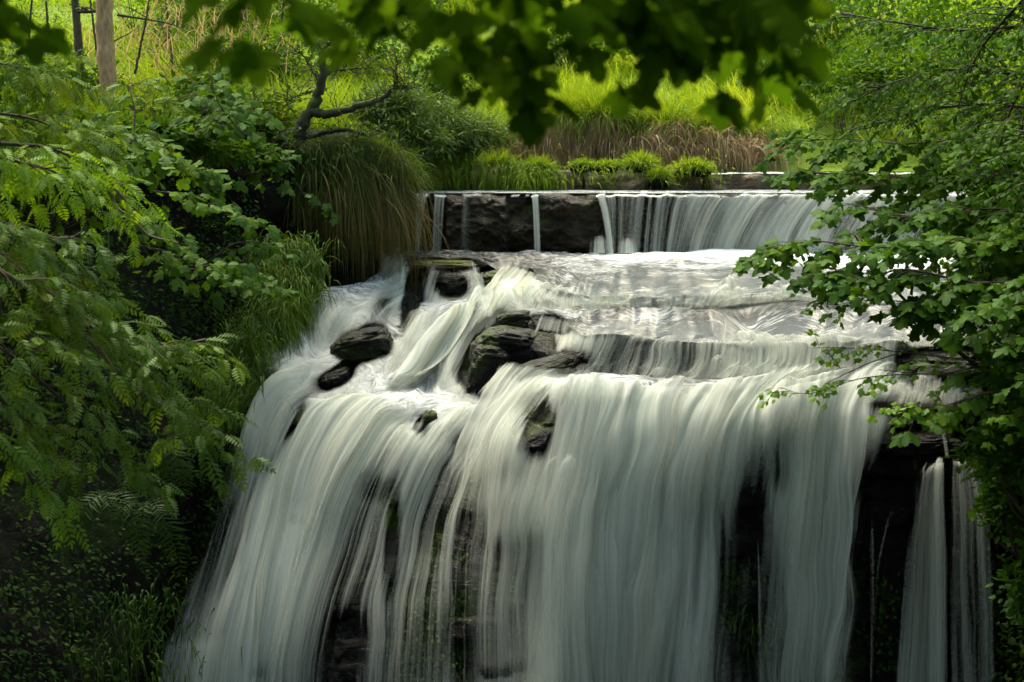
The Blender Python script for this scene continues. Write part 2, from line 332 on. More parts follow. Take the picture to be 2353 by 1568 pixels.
def build_loft():
    g = np.array(G, float); W = P(g[..., 0], g[..., 1], g[..., 2])     # (18,10,3)
    cols = []
    for c in W:
        d = np.concatenate([[0], np.cumsum(np.linalg.norm(np.diff(c, axis=0), axis=1))])
        xs = np.concatenate([d[k] + (d[k + 1] - d[k]) * np.arange(n) / n for k, n in enumerate(SEG)] + [[d[-1]]])
        cols.append(pchip(d, c, xs))
    A = np.array(cols)                                   # (18, M, 3)
    us = np.linspace(0, len(G) - 1, (len(G) - 1) * SUB + 1)
    S = pchip(np.arange(len(G)), A, us)
    return us, S
US, SURF = build_loft()
NU, NV = SURF.shape[:2]
KEYROW = np.concatenate([[0], np.cumsum(SEG)])
VLEN = np.concatenate([[0], np.cumsum(np.linalg.norm(np.diff(SURF[:, :, :], axis=1), axis=2).mean(0))])
UM = US * 0.46
def sample(ui, vi):
    ui = np.clip(ui, 0, NU - 1.001); vi = np.clip(vi, 0, NV - 1.001)
    a, b = ui.astype(int), vi.astype(int); fu, fv = (ui - a)[..., None], (vi - b)[..., None]
    return (SURF[a, b] * (1 - fu) * (1 - fv) + SURF[a + 1, b] * fu * (1 - fv) + SURF[a, b + 1] * (1 - fu) * fv + SURF[a + 1, b + 1] * fu * fv)
def normals(S):
    du = np.gradient(S, axis=0); dv = np.gradient(S, axis=1)
    n = nrm(np.cross(du, dv)); 
    return np.where((n[..., 2:3] + -0.6 * n[..., 1:2]) < 0, -n, n)
I, J = np.meshgrid(np.arange(NU, dtype=float), np.arange(NV, dtype=float), indexing='ij')
uu_, vv_ = UM[:, None] + 0 * J, VLEN[None, :] + 0 * I
rowk = np.arange(NV)
lipy = np.interp(rowk, KEYROW, [0, .6, 1, 1, 1, 1, .8, .5, .3, 0])
jag = (fbm(uu_ * 2.3, vv_ * .25, 0, 5, 3) * 15 + fbm(uu_ * 7, vv_ * .4, 0, 9, 2) * 6) * lipy[None, :]
BASE = sample(I + fbm(uu_ * 1.1, vv_ * 1.3, 0, 31, 2) * 9 * lipy[None, :], J + jag)
NRM = normals(BASE)
FLAT = sstep(.86, .98, NRM[..., 2]); FLAT[:, :4] = 1

BULGE = fbm(uu_ * 1.3, vv_ * .32, 0, 71, 3)
LEDGE = noise(uu_ * .9, 0, 0, 73) * .5 + vv_ * 1.5; LEDGE = LEDGE - np.floor(LEDGE)      # small shelves: out sharply, back slowly
SHELF = sstep(0, .12, LEDGE) * sstep(1, .3, LEDGE) * (.5 + .5 * noise(uu_ * 1.7, np.floor(noise(uu_ * .9, 0, 0, 73) * .5 + vv_ * 1.5) * 3.3, 0, 75))
st_ = 1 - FLAT
lower_ = sstep(KEYROW[5], KEYROW[6], np.arange(NV))[None, :]
BASE = BASE + NRM * ((BULGE * .24 - .02) * lower_ * st_ * sstep(0, 1.5, US)[:, None])[..., None]
NRM = normals(BASE)
def blob(px, py, x, y, rx, ry, ang=0, soft=.55):
    c, s = math.cos(R(ang)), math.sin(R(ang)); dx, dy = px - x, py - y
    a, b = (dx * c + dy * s) / rx, (-dx * s + dy * c) / ry
    return 1 - sstep(1 - soft, 1 + soft, (np.abs(a)**2.5 + np.abs(b)**2.5) ** (1 / 2.5))
# where little or no water runs: x, y, half width, half height, angle, amount
BARE = [(545,1120,26,260,17,.22),(1025,606,95,13,2,.9),(950,680,22,85,12,.85),(1045,655,38,34,0,.75),(1180,632,62,17,0,.95),(1135,660,16,22,0,.8),(870,730,28,60,15,.4),
 (830,795,62,42,-12,1),(770,870,48,22,-20,.85),(1175,780,72,52,-8,1),(1225,745,62,24,-5,1),(1110,840,50,72,22,.95),(1265,843,72,24,-12,.85),(1200,800,60,40,0,.8),
 (1330,745,42,26,0,.45),(972,968,20,32,25,.8),(1235,985,34,62,8,.45),(1150,1120,40,90,10,.10),(1000,1160,115,110,5,.10),(1120,1380,80,200,2,.05),(1000,1500,70,90,2,.06),(790,1500,40,100,12,.28),(690,960,20,60,28,.45),(612,900,30,60,20,.3),
 (655,1030,16,110,24,.3),(1010,1350,150,220,3,.06),(1735,1120,42,130,3,.32),(1722,1380,62,230,2,.30),(1790,1050,20,80,0,.4),
 (2020,1080,52,90,0,.30),(2015,1330,66,280,0,.29),(2140,1000,90,50,0,.5),(2070,1150,40,160,0,.15),(2160,1350,130,420,0,.38),(2030,945,60,18,0,.55),
 (2230,830,60,45,0,.7),(2330,1250,60,420,0,1),(2110,830,60,30,0,.3),(2250,980,60,50,0,.7),(2330,850,60,120,0,.9),(1060,1010,20,30,20,.2),
 (1510,1200,12,160,4,.2),(1600,1250,12,200,3,.25),(900,1240,16,120,4,.3),(560,1240,14,160,18,.25),(860,1120,36,30,10,.12)]
DENSE = [(700,1120,60,170,25,.25),(610,1400,70,160,16,.2),(470,1540,90,50,0,.4),(900,925,140,30,-8,.5),(1400,900,110,26,5,.4),(750,1090,60,120,30,.25),(620,1350,90,220,18,.1),(1100,730,90,30,-30,.3),(1000,810,100,50,-40,.3),(1180,1170,70,60,-20,.2),(1880,1050,26,130,0,.4),(1880,1350,40,230,2,.3),(1350,1250,110,230,2,.08)]
def cover(p):
    px, py = proj(p)
    c = np.full(px.shape, .74)
    c = c - .10 * sstep(1000, 1500, py)
    for x, y, rx, ry, an, k in BARE: c = c - k * blob(px, py, x, y, rx, ry, an)
    for x, y, rx, ry, an, k in DENSE: c = c + k * blob(px, py, x, y, rx, ry, an)
    return np.clip(c, 0, 1)
EDGE = sstep(0, .35, US)[:, None] * sstep(16.25, 15.95, US)[:, None]
lipd = np.zeros(NV)
for k_, w_, a_ in ((1, 4, .35), (3, 4, .35), (5, 7, .2)): lipd += a_ * np.exp(-((np.arange(NV) - KEYROW[k_] - 2) / w_)**2)
LIP = lipd[None, :] * sstep(-.05, .35, fbm(uu_ * 1.6, vv_ * .3, 0, 81, 3)) * sstep(5, 7, US)[:, None]
RIGHT = sstep(6.5, 8, US)[:, None]
ROWC = np.interp(rowk, [0, KEYROW[1], KEYROW[1] + 5, KEYROW[2], KEYROW[3], KEYROW[3] + 6, KEYROW[4] - 4, KEYROW[4] + 6, NV], [0, 0, .04, .02, 0, .17, .14, -.08, 0])[None, :] * RIGHT
hi_ = sstep(KEYROW[6], KEYROW[7], np.arange(NV))[None, :]
GAPS = sstep(.05, .55, noise(uu_ * 3.1 + 3, vv_ * .07, 0, 91)) * .15 + sstep(.1, .6, noise(uu_ * 8 + 3, vv_ * .1, 0, 93)) * .09
q_ = noise(uu_ * .9, 0, 0, 73) * .5 + vv_ * 1.5; LM = sstep(.15, .5, noise(uu_ * 1.5, np.floor(q_) * 5.7, 0, 95))
STEPD = sstep(.72, .97, q_ - np.floor(q_)) * LM * lower_
CMID = sstep(8.5, 9.5, US)[:, None]
COVER = np.clip(-GAPS * hi_ - STEPD * .16 * (1 - CMID) + (.03 - .09 * CMID) * hi_ + cover(BASE) - LIP + BULGE * .30 * lower_  + .02 - ROWC + fbm(uu_ * 2.2, vv_ * .25, 3, 77, 3) * .24 + fbm(uu_ * .9, vv_ * .1, 0, 79, 2) * .18 * lower_, 0, 1) * EDGE
FOAMROW = np.interp(rowk, np.concatenate([KEYROW[:2], [KEYROW[1] + 5, KEYROW[2]], KEYROW[3:]]), [.55, .32, .32, .6, .42, .6, .65, .5, .5, .5, .5][:len(KEYROW) + 1] if len(KEYROW) + 1 <= 11 else 0)
FOAM = np.clip(FOAMROW[None, :] - .10 * sstep(6.5, 8, US)[:, None] + .55 * sstep(10, 0, rowk)[None, :] * sstep(7.5, 9, US)[:, None] + .28 * sstep(10, 13.5, US)[:, None] * sstep(60, 0, rowk)[None, :] - .30 * np.interp(rowk, [20, 40, KEYROW[1] + 10, KEYROW[2], KEYROW[3], KEYROW[3] + 8], [0, .6, .3, .6, 1, 0])[None, :] * sstep(6.5, 8, US)[:, None] + .35 * np.interp(rowk, [0, 10, 30], [1, .6, 0])[None, :] * sstep(7, 9, US)[:, None] - .25 * sstep(8, 5, US)[:, None] * sstep(70, 60, rowk)[None, :], 0, 1)

def water_piece(name, u0, u1, k0, k1, label, cat, layers=((0, 0), (.05, 1), (.11, 2), (.2, 3)), kind=None, group=None, margin=1):
    a, b = int(u0 * SUB), int(u1 * SUB) + 1; r0, r1 = k0, k1 + 1
    V, Fc, UVs, C, Ly, Fl, Fo = [], [], [], [], [], [], []; off = 0
    for d, li in layers:
        S = BASE[a:b, r0:r1]; n = NRM[a:b, r0:r1]; ff = FLAT[a:b, r0:r1]
        u, v = uu_[a:b, r0:r1], vv_[a:b, r0:r1]
        rib = fbm(u * 5 + li * 9.1, v * .22, li * 3.3, 41, 4)
        amp = .10 + .05 * li
        rip = fbm(u * 2.0, v * 2.2, 0, 51, 4) * .09
        disp = (d + rib * amp) * (1 - ff) + (rip - .012 * li) * ff
        gf = gridfaces(*S.shape[:2])
        if li: gf = gf[(ff.ravel()[gf].min(1) < .9)]
        V.append((S + n * disp[..., None]).reshape(-1, 3)); Fc.append(gf + off); off += S.shape[0] * S.shape[1]
        UVs.append(np.stack([u + li * 5.7, v], -1).reshape(-1, 2))
        C.append(np.clip(COVER[a:b, r0:r1] - .08 * li, 0, 1).ravel()); Ly.append(np.full(S.shape[0] * S.shape[1], li)); Fl.append(ff.ravel()); Fo.append(FOAM[a:b, r0:r1].ravel())
    o = mkobj(name, np.concatenate(V), np.concatenate(Fc), M['water'], None,
              dict(cover=np.concatenate(C), layer=np.concatenate(Ly), flat=np.concatenate(Fl), foam=np.concatenate(Fo)), np.concatenate(UVs), True)
    return tag(o, label, cat, group, kind)
K = dict(zip(KEYS, KEYROW))
# rock bed under everything
def rock_bed():
    n = NRM; u, v = uu_, vv_; z = BASE[..., 2]
    st = (z + fbm(u * .5, 0, 0, 3, 2) * .2) / .23
    q = np.floor(st); fr = st - q
    jut = noise(u * 1.4 + q * 7.7, q * 3.1, 0, 17) * .12 + noise(u * 4.1 + q * 2.7, q * 5.1, 0, 19) * .05
    jut = jut - .05 * sstep(.85, 1, fr)
    fine = fbm(u * 6, v * 6, 0, 23, 4) * .05
    dep = -.2 + jut * (1 - FLAT) + fine - .04 * FLAT
    S = BASE + n * dep[..., None]
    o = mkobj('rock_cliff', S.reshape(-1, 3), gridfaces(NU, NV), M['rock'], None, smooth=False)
    tag(o, 'dark wet rock bed of stepped ledges under the falling water', 'cliff', kind='structure')
rock_bed()
e1 = K['b'] - 2
water_piece('stream_water', 0, 17, 0, e1, 'white foamy pool of river water between the two drops', 'water', layers=((0, 0),), kind='structure')
water_piece('cascade', 0, 5.6, e1, K['f'] + 2, 'left cascade running diagonally past the round dark boulder', 'cascade', group='stepped cascades below the pool')
water_piece('cascade', 5.6, 17, e1, K['f'] + 2, 'wide stepped cascade of low ledges right of the mossy rocks', 'cascade', group='stepped cascades below the pool')
for u0, u1, lab in [(0, 1.6, 'leftmost grey plume of falling water beside the grassy bank'),
                    (1.6, 5.6, 'broad white plume pouring down to the lower left'),
                    (5.6, 8.6, 'dark thin veil of water over mossy rock in the middle of the fall'),
                    (8.6, 12.5, 'widest pale curtain of falling water in the centre right'),
                    (12.5, 14.6, 'tall narrow column of water right of the dark gap'),
                    (14.6, 17, 'thin wet film over the black rock at the far right of the fall')]:
    water_piece('waterfall', u0, u1, K['f'] + 2, K['j'], lab, 'waterfall', group='streams of the main waterfall')

# ------------------------------------------------------------------ upper weir
def block(x0, x1, ytop, ybot, Yf, depth, seed, n=(34, 22), amp=.05, rd=.05):
    """rounded rough stone block: front, top and sides, traced corners at distance Yf"""
    a = P(x0, ytop, Yf); b = P(x1, ybot, Yf)
    X0, X1, Z1, Z0 = a[0], b[0], a[2], b[2]
    nx, nz = n
    prof = [(Yf + depth, Z1), (Yf + depth * .4, Z1), (Yf + rd, Z1), (Yf + rd * .25, Z1 - rd * .3), (Yf, Z1 - rd)]
    prof += [(Yf - .0, Z1 - rd + (Z0 - Z1 + rd) * t) for t in np.linspace(0.03, 1, nz)]
    pr = np.array(prof); xs = np.linspace(X0, X1, nx)
    V = np.zeros((nx, len(pr), 3)); V[..., 0] = xs[:, None]; V[..., 1] = pr[None, :, 0]; V[..., 2] = pr[None, :, 1]
    e = np.minimum(np.arange(nx), np.arange(nx)[::-1]) / (nx * .5)
    V[..., 1] += (rd * 1.4 * (1 - sstep(0, .14, e)))[:, None]
    nn = fbm(V[..., 0] * 4, V[..., 1] * 4, V[..., 2] * 6, seed, 5)
    V[..., 1] += nn * amp * 2 + fbm(V[..., 0] * 1.7, 0, V[..., 2] * 1.7, seed + 9, 2) * amp * 2.5; V[..., 2] += fbm(V[..., 0] * 3, V[..., 1] * 3, 0, seed + 3, 3) * amp * .5; V[:, -1, 2] -= .3
    sd0 = V[0].copy(); sd0[:, 1] = Yf + depth; sd1 = V[-1].copy(); sd1[:, 1] = Yf + depth
    V = np.concatenate([sd0[None], V, sd1[None]])
    return V
def blocks(name, specs, mat, label, cat, **kw):
    root = empty(name, P(specs[0][0], specs[0][3], specs[0][4]), label, cat)
    for i, sp_ in enumerate(specs):
        V = block(*sp_, seed=100 + i * 7, **kw)
        mkobj('rock_block', V.reshape(-1, 3), gridfaces(*V.shape[:2]), mat, root, smooth=True)
    return root
YW = 22.1
blocks('rock_weir', [(880,1036,449,585,YW+.06,.9),(1018,1170,447,585,YW-.03,.9),(1150,1240,448,585,YW+.03,.9),(1224,1386,448,585,YW-.05,.9),(1370,1490,450,585,YW+.08,.9),
  (1480,1640,450,585,YW,.9),(1640,1860,450,585,YW,.9),(1860,2200,450,585,YW,.9),(2200,2600,450,585,YW,.9)], M['weir'],
  'low weir of black wet rock blocks above the pool', 'weir', n=(80, 50), amp=.10, rd=.09)
def strip(guides, nseg, nsub, seed, cov=.7, layers=((0, 0), (.03, 1)), fl=0.0, out=1.0):
    """water sheet over guide lines [(x,y,Y)...]; returns mesh arrays"""
    g = np.array(guides, float); W = P(g[..., 0], g[..., 1], g[..., 2])
    A = pchip(np.arange(g.shape[1]), np.swapaxes(W, 0, 1), np.linspace(0, g.shape[1] - 1, nseg)); A = np.swapaxes(A, 0, 1)
    us = np.linspace(0, len(g) - 1, nsub); S = pchip(np.arange(len(g)), A, us)
    um = np.concatenate([[0], np.cumsum(np.linalg.norm(np.diff(S[:, S.shape[1] // 2], axis=0), axis=1))])
    vm = np.concatenate([[0], np.cumsum(np.linalg.norm(np.diff(S, axis=1), axis=2).mean(0))])
    U, Vv = np.meshgrid(um, vm, indexing='ij'); n = normals(S)
    out_ = []
    for d, li in layers:
        rib = fbm(U * 9 + seed, Vv * .4, li, seed, 3) * .03
        out_.append(((S + n * (d + rib)[..., None] * out), np.stack([U + seed * 1.7 + li * 4, Vv], -1), np.full(U.shape, li)))
    return out_, U, Vv, n, S
def water_strip(name, guides, label, cat, covf, nseg=50, nsub=120, seed=1, layers=((0, 0), (.03, 1)), group=None, kind=None, flat=None, foam=.5):
    lay, U, Vv, n, S = strip(guides, nseg, nsub, seed, layers=layers)
    px, py = proj(S); cv = covf(px, py, U / U.max(), Vv / Vv.max())
    V = np.concatenate([l[0].reshape(-1, 3) for l in lay]); UVs = np.concatenate([l[1].reshape(-1, 2) for l in lay]); Ly = np.concatenate([l[2].ravel() for l in lay])
    C = np.concatenate([np.clip(cv - .12 * l[2], 0, 1).ravel() for l in lay])
    ff = (sstep(.7, .95, n[..., 2]) if flat is None else np.full(U.shape, flat)).ravel(); ff = np.tile(ff, len(lay))
    fs = np.concatenate([gridfaces(*U.shape, i * U.size) for i in range(len(lay))])
    o = mkobj(name, V, fs, M['water'], None, dict(cover=C, layer=Ly, flat=ff, foam=np.full(len(V), foam)), UVs, True)
    return tag(o, label, cat, group, kind)
def uedge(u, w=.06): return sstep(0, w, u) * sstep(1, 1 - w, u)
# the curtain over the weir: streams lean to the left as they drop
def wg(xt, xb, yb=582, Y=YW): return [(xt + 4, 441, Y + .9), (xt + 2, 446, Y + .15), (xt, 450, Y - .06), (xt + (xb - xt) * .35, 478, Y - .16), (xt + (xb - xt) * .8, 540, Y - .24), (xb, yb, Y - .27)]
water_strip('waterfall', [wg(1375,1392), wg(1450,1440), wg(1530,1512), wg(1620,1572), wg(1720,1645), wg(1800,1712), wg(1900,1815), wg(2050,1960), wg(2300,2230)],
  'wide streaked curtain of water over the upper weir', 'waterfall', lambda px, py, u, v: (.50 + .17 * sstep(1480, 1720, px) + .1 * fbm(px * .02, 0, 0, 5, 3)) * uedge(u, .015) + 0 * v, nsub=420, seed=3, layers=((0, 0), (.03, 1), (.06, 2)))
WS = [((948,952),(992,966), .62, 'left white stream beside the hanging grass on the weir'), ((992,985),(1030,1022), .5, 'second white stream fanning over the left end of the weir'),
      ((1218,1224),(1240,1246), .66, 'single narrow stream between two black weir blocks'), ((1366,1392),(1394,1414), .66, 'slanting stream at the left end of the wide curtain')]
for i, ((a0, b0), (a1, b1), cv, lab) in enumerate(WS):
    water_strip('water_stream', [wg(a0, b0), wg((a0 + a1) / 2, (b0 + b1) / 2), wg(a1, b1)], lab, 'stream', lambda px, py, u, v, cv=cv, i=i: uedge(u, .3) * (cv + .1) - (.35 * sstep(.55, .3, v) * (i < 2)), nsub=30, seed=20 + i, group='small streams over the weir')
for i, (a, b, cv) in enumerate([(1050,1120,.30),(1168,1200,.28),(1205,1218,.25)]):
    water_strip('water_trickle', [wg(a, a - 4), wg((a + b) / 2, (a + b) / 2 - 4), wg(b, b - 4)], ['faint wide trickle down the largest black weir block', 'thin trickle left of the narrow weir stream', 'hairline trickle touching the narrow weir stream'][i], 'trickle', lambda px, py, u, v, cv=cv: uedge(u, .3) * cv + 0 * v, nsub=30, seed=40 + i, group='trickles down the weir')
# river above the weir
def river():
    xs = np.linspace(-1.6, 14, 160); ys = np.linspace(YW + .1, 27.0, 50)
    X, Y = np.meshgrid(xs, ys, indexing='ij'); z = P(1200, 444.5, YW)[2] + fbm(X * 2, Y * 2, 0, 3, 3) * .012
    V = np.stack([X, Y, z], -1)
    o = mkobj('river_water', V.reshape(-1, 3), gridfaces(*X.shape), M['water'], None, dict(cover=np.ones(X.size), layer=np.zeros(X.size), flat=np.ones(X.size), foam=np.full(X.size, .42)), np.stack([X, Y], -1).reshape(-1, 2), True)
    tag(o, 'smooth river water behind the upper weir', 'water', kind='structure')
river()
blocks('rock_ledge', [(940,1030,400,441,23.9,2.2),(1030,1110,402,441,23.8,2.2),(1110,1265,398,441,23.9,2.2),(1265,1345,394,441,23.7,2.2),(1345,1490,390,441,23.6,2.2),(1490,1620,392,441,23.75,2.2),
  (1620,1800,402,441,23.8,2.2),(1800,1960,402,441,23.8,2.2),(1960,2150,402,441,23.9,2.2),(2150,2500,400,441,23.9,2.2)], M['ledge'], 'long brown rock ledge with tufts of grass above the weir', 'rock ledge', n=(60, 20), amp=.08, rd=.07)
water_strip('water_film', [[(1610,401,25.2),(1612,402,24.4),(1615,405,23.8)],[(1760,401,25.2),(1765,401,24.4),(1770,404,23.75)],[(1900,402,25.2),(1905,402,24.4),(1910,404,23.75)],[(2110,402,25.2),(2115,402,24.4),(2120,405,23.8)]],
  'thin bright film of water on top of the brown ledge', 'water', lambda px, py, u, v: .9 * uedge(u, .03) + 0 * v, nseg=14, nsub=60, seed=9, layers=((.03, 0),), flat=.8, foam=.6, kind='structure')

# splashing mounds at the foot of the weir
def mound(cx, cyb, w, h, Y, label, cv=.62):
    gs = []
    for t in np.linspace(-1, 1, 9):
        top = (cx + t * w * .10, cyb - h, Y - .05); 
        gs.append([top, (cx + t * w * .45, cyb - h * (.95 - .1 * t * t), Y - .14), (cx + t * w * .85, cyb - h * (.72 - .12 * t * t), Y - .25), (cx + t * w * 1.1, cyb - h * .36, Y - .33), (cx + t * w * 1.25, cyb + 4, Y - .38)])
    water_strip('splash', gs, label, 'splash', lambda px, py, u, v: (cv + .2) * uedge(u, .5) * sstep(.28, .75, v) * (.8 + .2 * v), nseg=30, nsub=70, seed=int(cx) % 97, group='splashes at the foot of the weir')
mound(1376, 579, 46, 66, YW - .2, 'taller rounded splash at the foot of the slanting stream', .5)
mound(1442, 579, 50, 52, YW - .25, 'low rounded splash right of the taller one', .48)

# spouts, fans and strands in front of the rock face
def fan_strip(name, gs, label, cat, cv, seed, group, e=.3, vf=.06, nsub=90, layers=((0, 0), (.03, 1), (.06, 2))):
    water_strip(name, gs, label, cat, lambda px, py, u, v: cv * uedge(u, e) * sstep(0, vf, v) * (.86 + .3 * noise(u * 7 + seed, v * .8, 0, seed)), nseg=70, nsub=nsub, seed=seed, layers=layers, group=group, flat=0.0)
fan_strip('waterfall', [[(2138,1066,15.3),(2112,1095,15.1),(2094,1160,15.0),(2060,1300,14.9),(2040,1568,14.8),(2030,1900,14.7)],[(2160,1050,15.3),(2140,1076,15.1),(2130,1150,15.0),(2125,1300,14.9),(2118,1568,14.8),(2115,1900,14.7)],
   [(2182,1045,15.3),(2176,1072,15.05),(2180,1150,14.95),(2186,1300,14.9),(2188,1568,14.8),(2150,1900,14.7)]], 'left leg of the domed spout at the far right', 'waterfall', .74, 61, 'streams of the main waterfall', e=.16)
fan_strip('waterfall', [[(2176,1042,15.3),(2176,1068,15.05),(2168,1150,14.95),(2166,1300,14.9),(2168,1568,14.8),(2166,1900,14.7)],[(2200,1043,15.3),(2215,1064,15.1),(2224,1140,15.0),(2232,1300,14.9),(2238,1568,14.8),(2240,1900,14.7)],
   [(2218,1050,15.3),(2245,1084,15.1),(2274,1160,15.0),(2290,1300,14.9),(2298,1568,14.8),(2264,1900,14.7)]], 'right leg of the domed spout at the far right', 'waterfall', .74, 62, 'streams of the main waterfall', e=.16)
fan_strip('splash', [[(1300,1036,14.85),(1240,1052,14.7),(1195,1110,14.55),(1150,1300,14.4),(1120,1568,14.3),(1110,1900,14.2)],[(1320,1034,14.85),(1290,1055,14.65),(1265,1120,14.5),(1240,1300,14.35),(1230,1568,14.25),(1225,1900,14.2)],[(1340,1036,14.85),(1345,1070,14.65),(1345,1130,14.5),(1335,1300,14.4),(1330,1568,14.3),(1325,1900,14.2)]],
   'fan of spray bulging out of the central curtain', 'splash', .66, 63, 'splashes on the main fall')
STR = [([(1968,985),(1985,1090),(1996,1250),(2000,1568)],5,.5,'left arm of the V shaped strands in the dark hollow'),([(2070,1060),(2045,1180),(2015,1330),(2004,1568)],4,.45,'right arm of the V shaped strands in the dark hollow'),
  ([(1985,1080),(2000,1200),(2003,1400),(2001,1568)],7,.5,'stem where the strands in the dark hollow join'),([(1705,1200),(1711,1300),(1714,1400),(1714,1568)],4,.45,'thin strand in the dark gap left of the tall column'),
  ([(1738,1150),(1744,1300),(1746,1400),(1748,1568)],6,.5,'thicker strand in the dark gap left of the tall column'),([(2140,1190),(2142,1300),(2144,1400),(2144,1568)],3,.42,'hairline strand between the two legs of the spout'),
  ([(868,1120),(860,1250),(852,1400),(846,1568)],5,.45,'fine strand over the dark veil, leftmost'),([(930,1150),(940,1300),(938,1420),(942,1568)],5,.45,'fine strand in the middle of the dark veil'),([(1015,1180),(1004,1300),(1000,1400),(998,1568)],5,.45,'fine strand right of the middle of the dark veil'),
  ([(2100,1010),(2104,1100),(2098,1200),(2094,1330)],8,.3,'faint veil above the left leg of the spout'),([(2150,930),(2165,980),(2172,1010),(2178,1050)],12,.45,'narrow feeder running down to the domed spout')]
for i, (pts, hw, cv, lb) in enumerate(STR):
    Ys = np.linspace(15.0, 14.45, 4) if pts[0][0] < 1900 else np.linspace(15.35, 14.85, 4)
    fan_strip('water_strand', [[(x - hw * 1.8, y, Y_) for (x, y), Y_ in zip(pts, Ys)], [(x, y, Y_ - .03) for (x, y), Y_ in zip(pts, Ys)], [(x + hw * 1.8, y, Y_) for (x, y), Y_ in zip(pts, Ys)]], lb, 'strand', cv + .04, 70 + i, 'thin strands of falling water', e=.5, vf=.35, nsub=24, layers=((0, 0), (.015, 1)))

# ------------------------------------------------------------------ boulders
def boulder(x, y, rx, ry, Y, mat, label, seed, ang=0, flatten=1.0, depth=1.0):
    c = P(x, y, Y + .2); k = Y / F
    n1, n2 = 90, 60
    th = np.linspace(0, 2 * np.pi, n1, endpoint=False); ph = np.linspace(.02, np.pi - .02, n2)
    T, Ph = np.meshgrid(th, ph, indexing='ij')
    d = np.stack([np.cos(T) * np.sin(Ph), np.sin(T) * np.sin(Ph), np.cos(Ph)], -1)
    rr = 1 + .34 * fbm(d[..., 0] * 1.6 + seed, d[..., 1] * 1.6, d[..., 2] * 1.6, seed, 3)
    rr = rr - .22 * np.abs(fbm(d[..., 0] * 3.1, d[..., 1] * 3.1 + seed, d[..., 2] * 4.5, seed + 5, 5)) + .07 * noise(np.floor(d[..., 2] * 3.5 + seed) * 3.3, d[..., 0] * 1.5, d[..., 1] * 1.5, seed)
    q = d * rr[..., None]; q = np.sign(q) * np.abs(q) ** .68
    q = q * np.array([rx * k, rx * k * depth, ry * k])
    a = R(ang); q = np.stack([q[..., 0] * math.cos(a) - q[..., 2] * math.sin(a), q[..., 1], q[..., 0] * math.sin(a) + q[..., 2] * math.cos(a)], -1)
    i = np.arange(n1 * n2).reshape(n1, n2); j = np.roll(i, -1, 0)
    f = np.stack([i[:, :-1].ravel(), i[:, 1:].ravel(), j[:, 1:].ravel(), j[:, :-1].ravel()], 1)
    o = mkobj('boulder', q.reshape(-1, 3), f, mat, None, smooth=True); o.location = tuple(c)
    return tag(o, label, 'rock', 'rocks standing out of the cascade')
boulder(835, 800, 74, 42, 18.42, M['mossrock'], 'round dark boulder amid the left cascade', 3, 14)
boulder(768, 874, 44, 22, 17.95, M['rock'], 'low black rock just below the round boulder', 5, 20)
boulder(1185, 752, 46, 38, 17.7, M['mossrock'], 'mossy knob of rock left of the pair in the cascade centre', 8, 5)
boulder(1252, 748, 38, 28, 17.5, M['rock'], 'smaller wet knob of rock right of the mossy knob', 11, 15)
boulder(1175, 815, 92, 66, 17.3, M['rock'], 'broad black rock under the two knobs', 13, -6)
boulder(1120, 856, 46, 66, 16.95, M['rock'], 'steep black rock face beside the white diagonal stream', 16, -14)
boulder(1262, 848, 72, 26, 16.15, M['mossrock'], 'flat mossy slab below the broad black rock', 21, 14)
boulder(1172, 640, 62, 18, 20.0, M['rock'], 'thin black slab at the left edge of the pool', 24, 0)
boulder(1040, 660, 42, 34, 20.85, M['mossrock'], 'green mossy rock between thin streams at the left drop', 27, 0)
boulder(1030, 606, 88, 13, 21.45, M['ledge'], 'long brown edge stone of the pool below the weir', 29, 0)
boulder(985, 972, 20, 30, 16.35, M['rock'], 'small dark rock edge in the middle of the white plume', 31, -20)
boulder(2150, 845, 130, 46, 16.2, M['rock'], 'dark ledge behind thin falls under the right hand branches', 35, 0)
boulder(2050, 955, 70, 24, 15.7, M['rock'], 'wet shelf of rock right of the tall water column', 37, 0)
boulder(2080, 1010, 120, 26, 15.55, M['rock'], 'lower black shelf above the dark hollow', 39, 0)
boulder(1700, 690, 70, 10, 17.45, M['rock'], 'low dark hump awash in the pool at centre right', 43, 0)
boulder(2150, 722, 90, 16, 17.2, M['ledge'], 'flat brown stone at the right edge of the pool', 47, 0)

# ------------------------------------------------------------------ terrain
def sheet(name, guides, mat, label, cat, kind='structure', sub=14, amp=.15, seed=0, world=False, freq=1.2):
    g = np.array(guides, float); W = g if world else P(g[..., 0], g[..., 1], g[..., 2])
    nu, nv = W.shape[:2]
    A = pchip(np.arange(nu), W, np.linspace(0, nu - 1, (nu - 1) * sub + 1))
    A = np.swapaxes(pchip(np.arange(nv), np.swapaxes(A, 0, 1), np.linspace(0, nv - 1, (nv - 1) * sub + 1)), 0, 1)
    n = normals(A); A = A + n * (fbm(A[..., 0] * freq, A[..., 1] * freq, A[..., 2] * freq, seed, 5) * amp)[..., None]
    o = mkobj(name, A.reshape(-1, 3), gridfaces(*A.shape[:2]), mat, None, smooth=True)
    return tag(o, label, cat, kind=kind), A
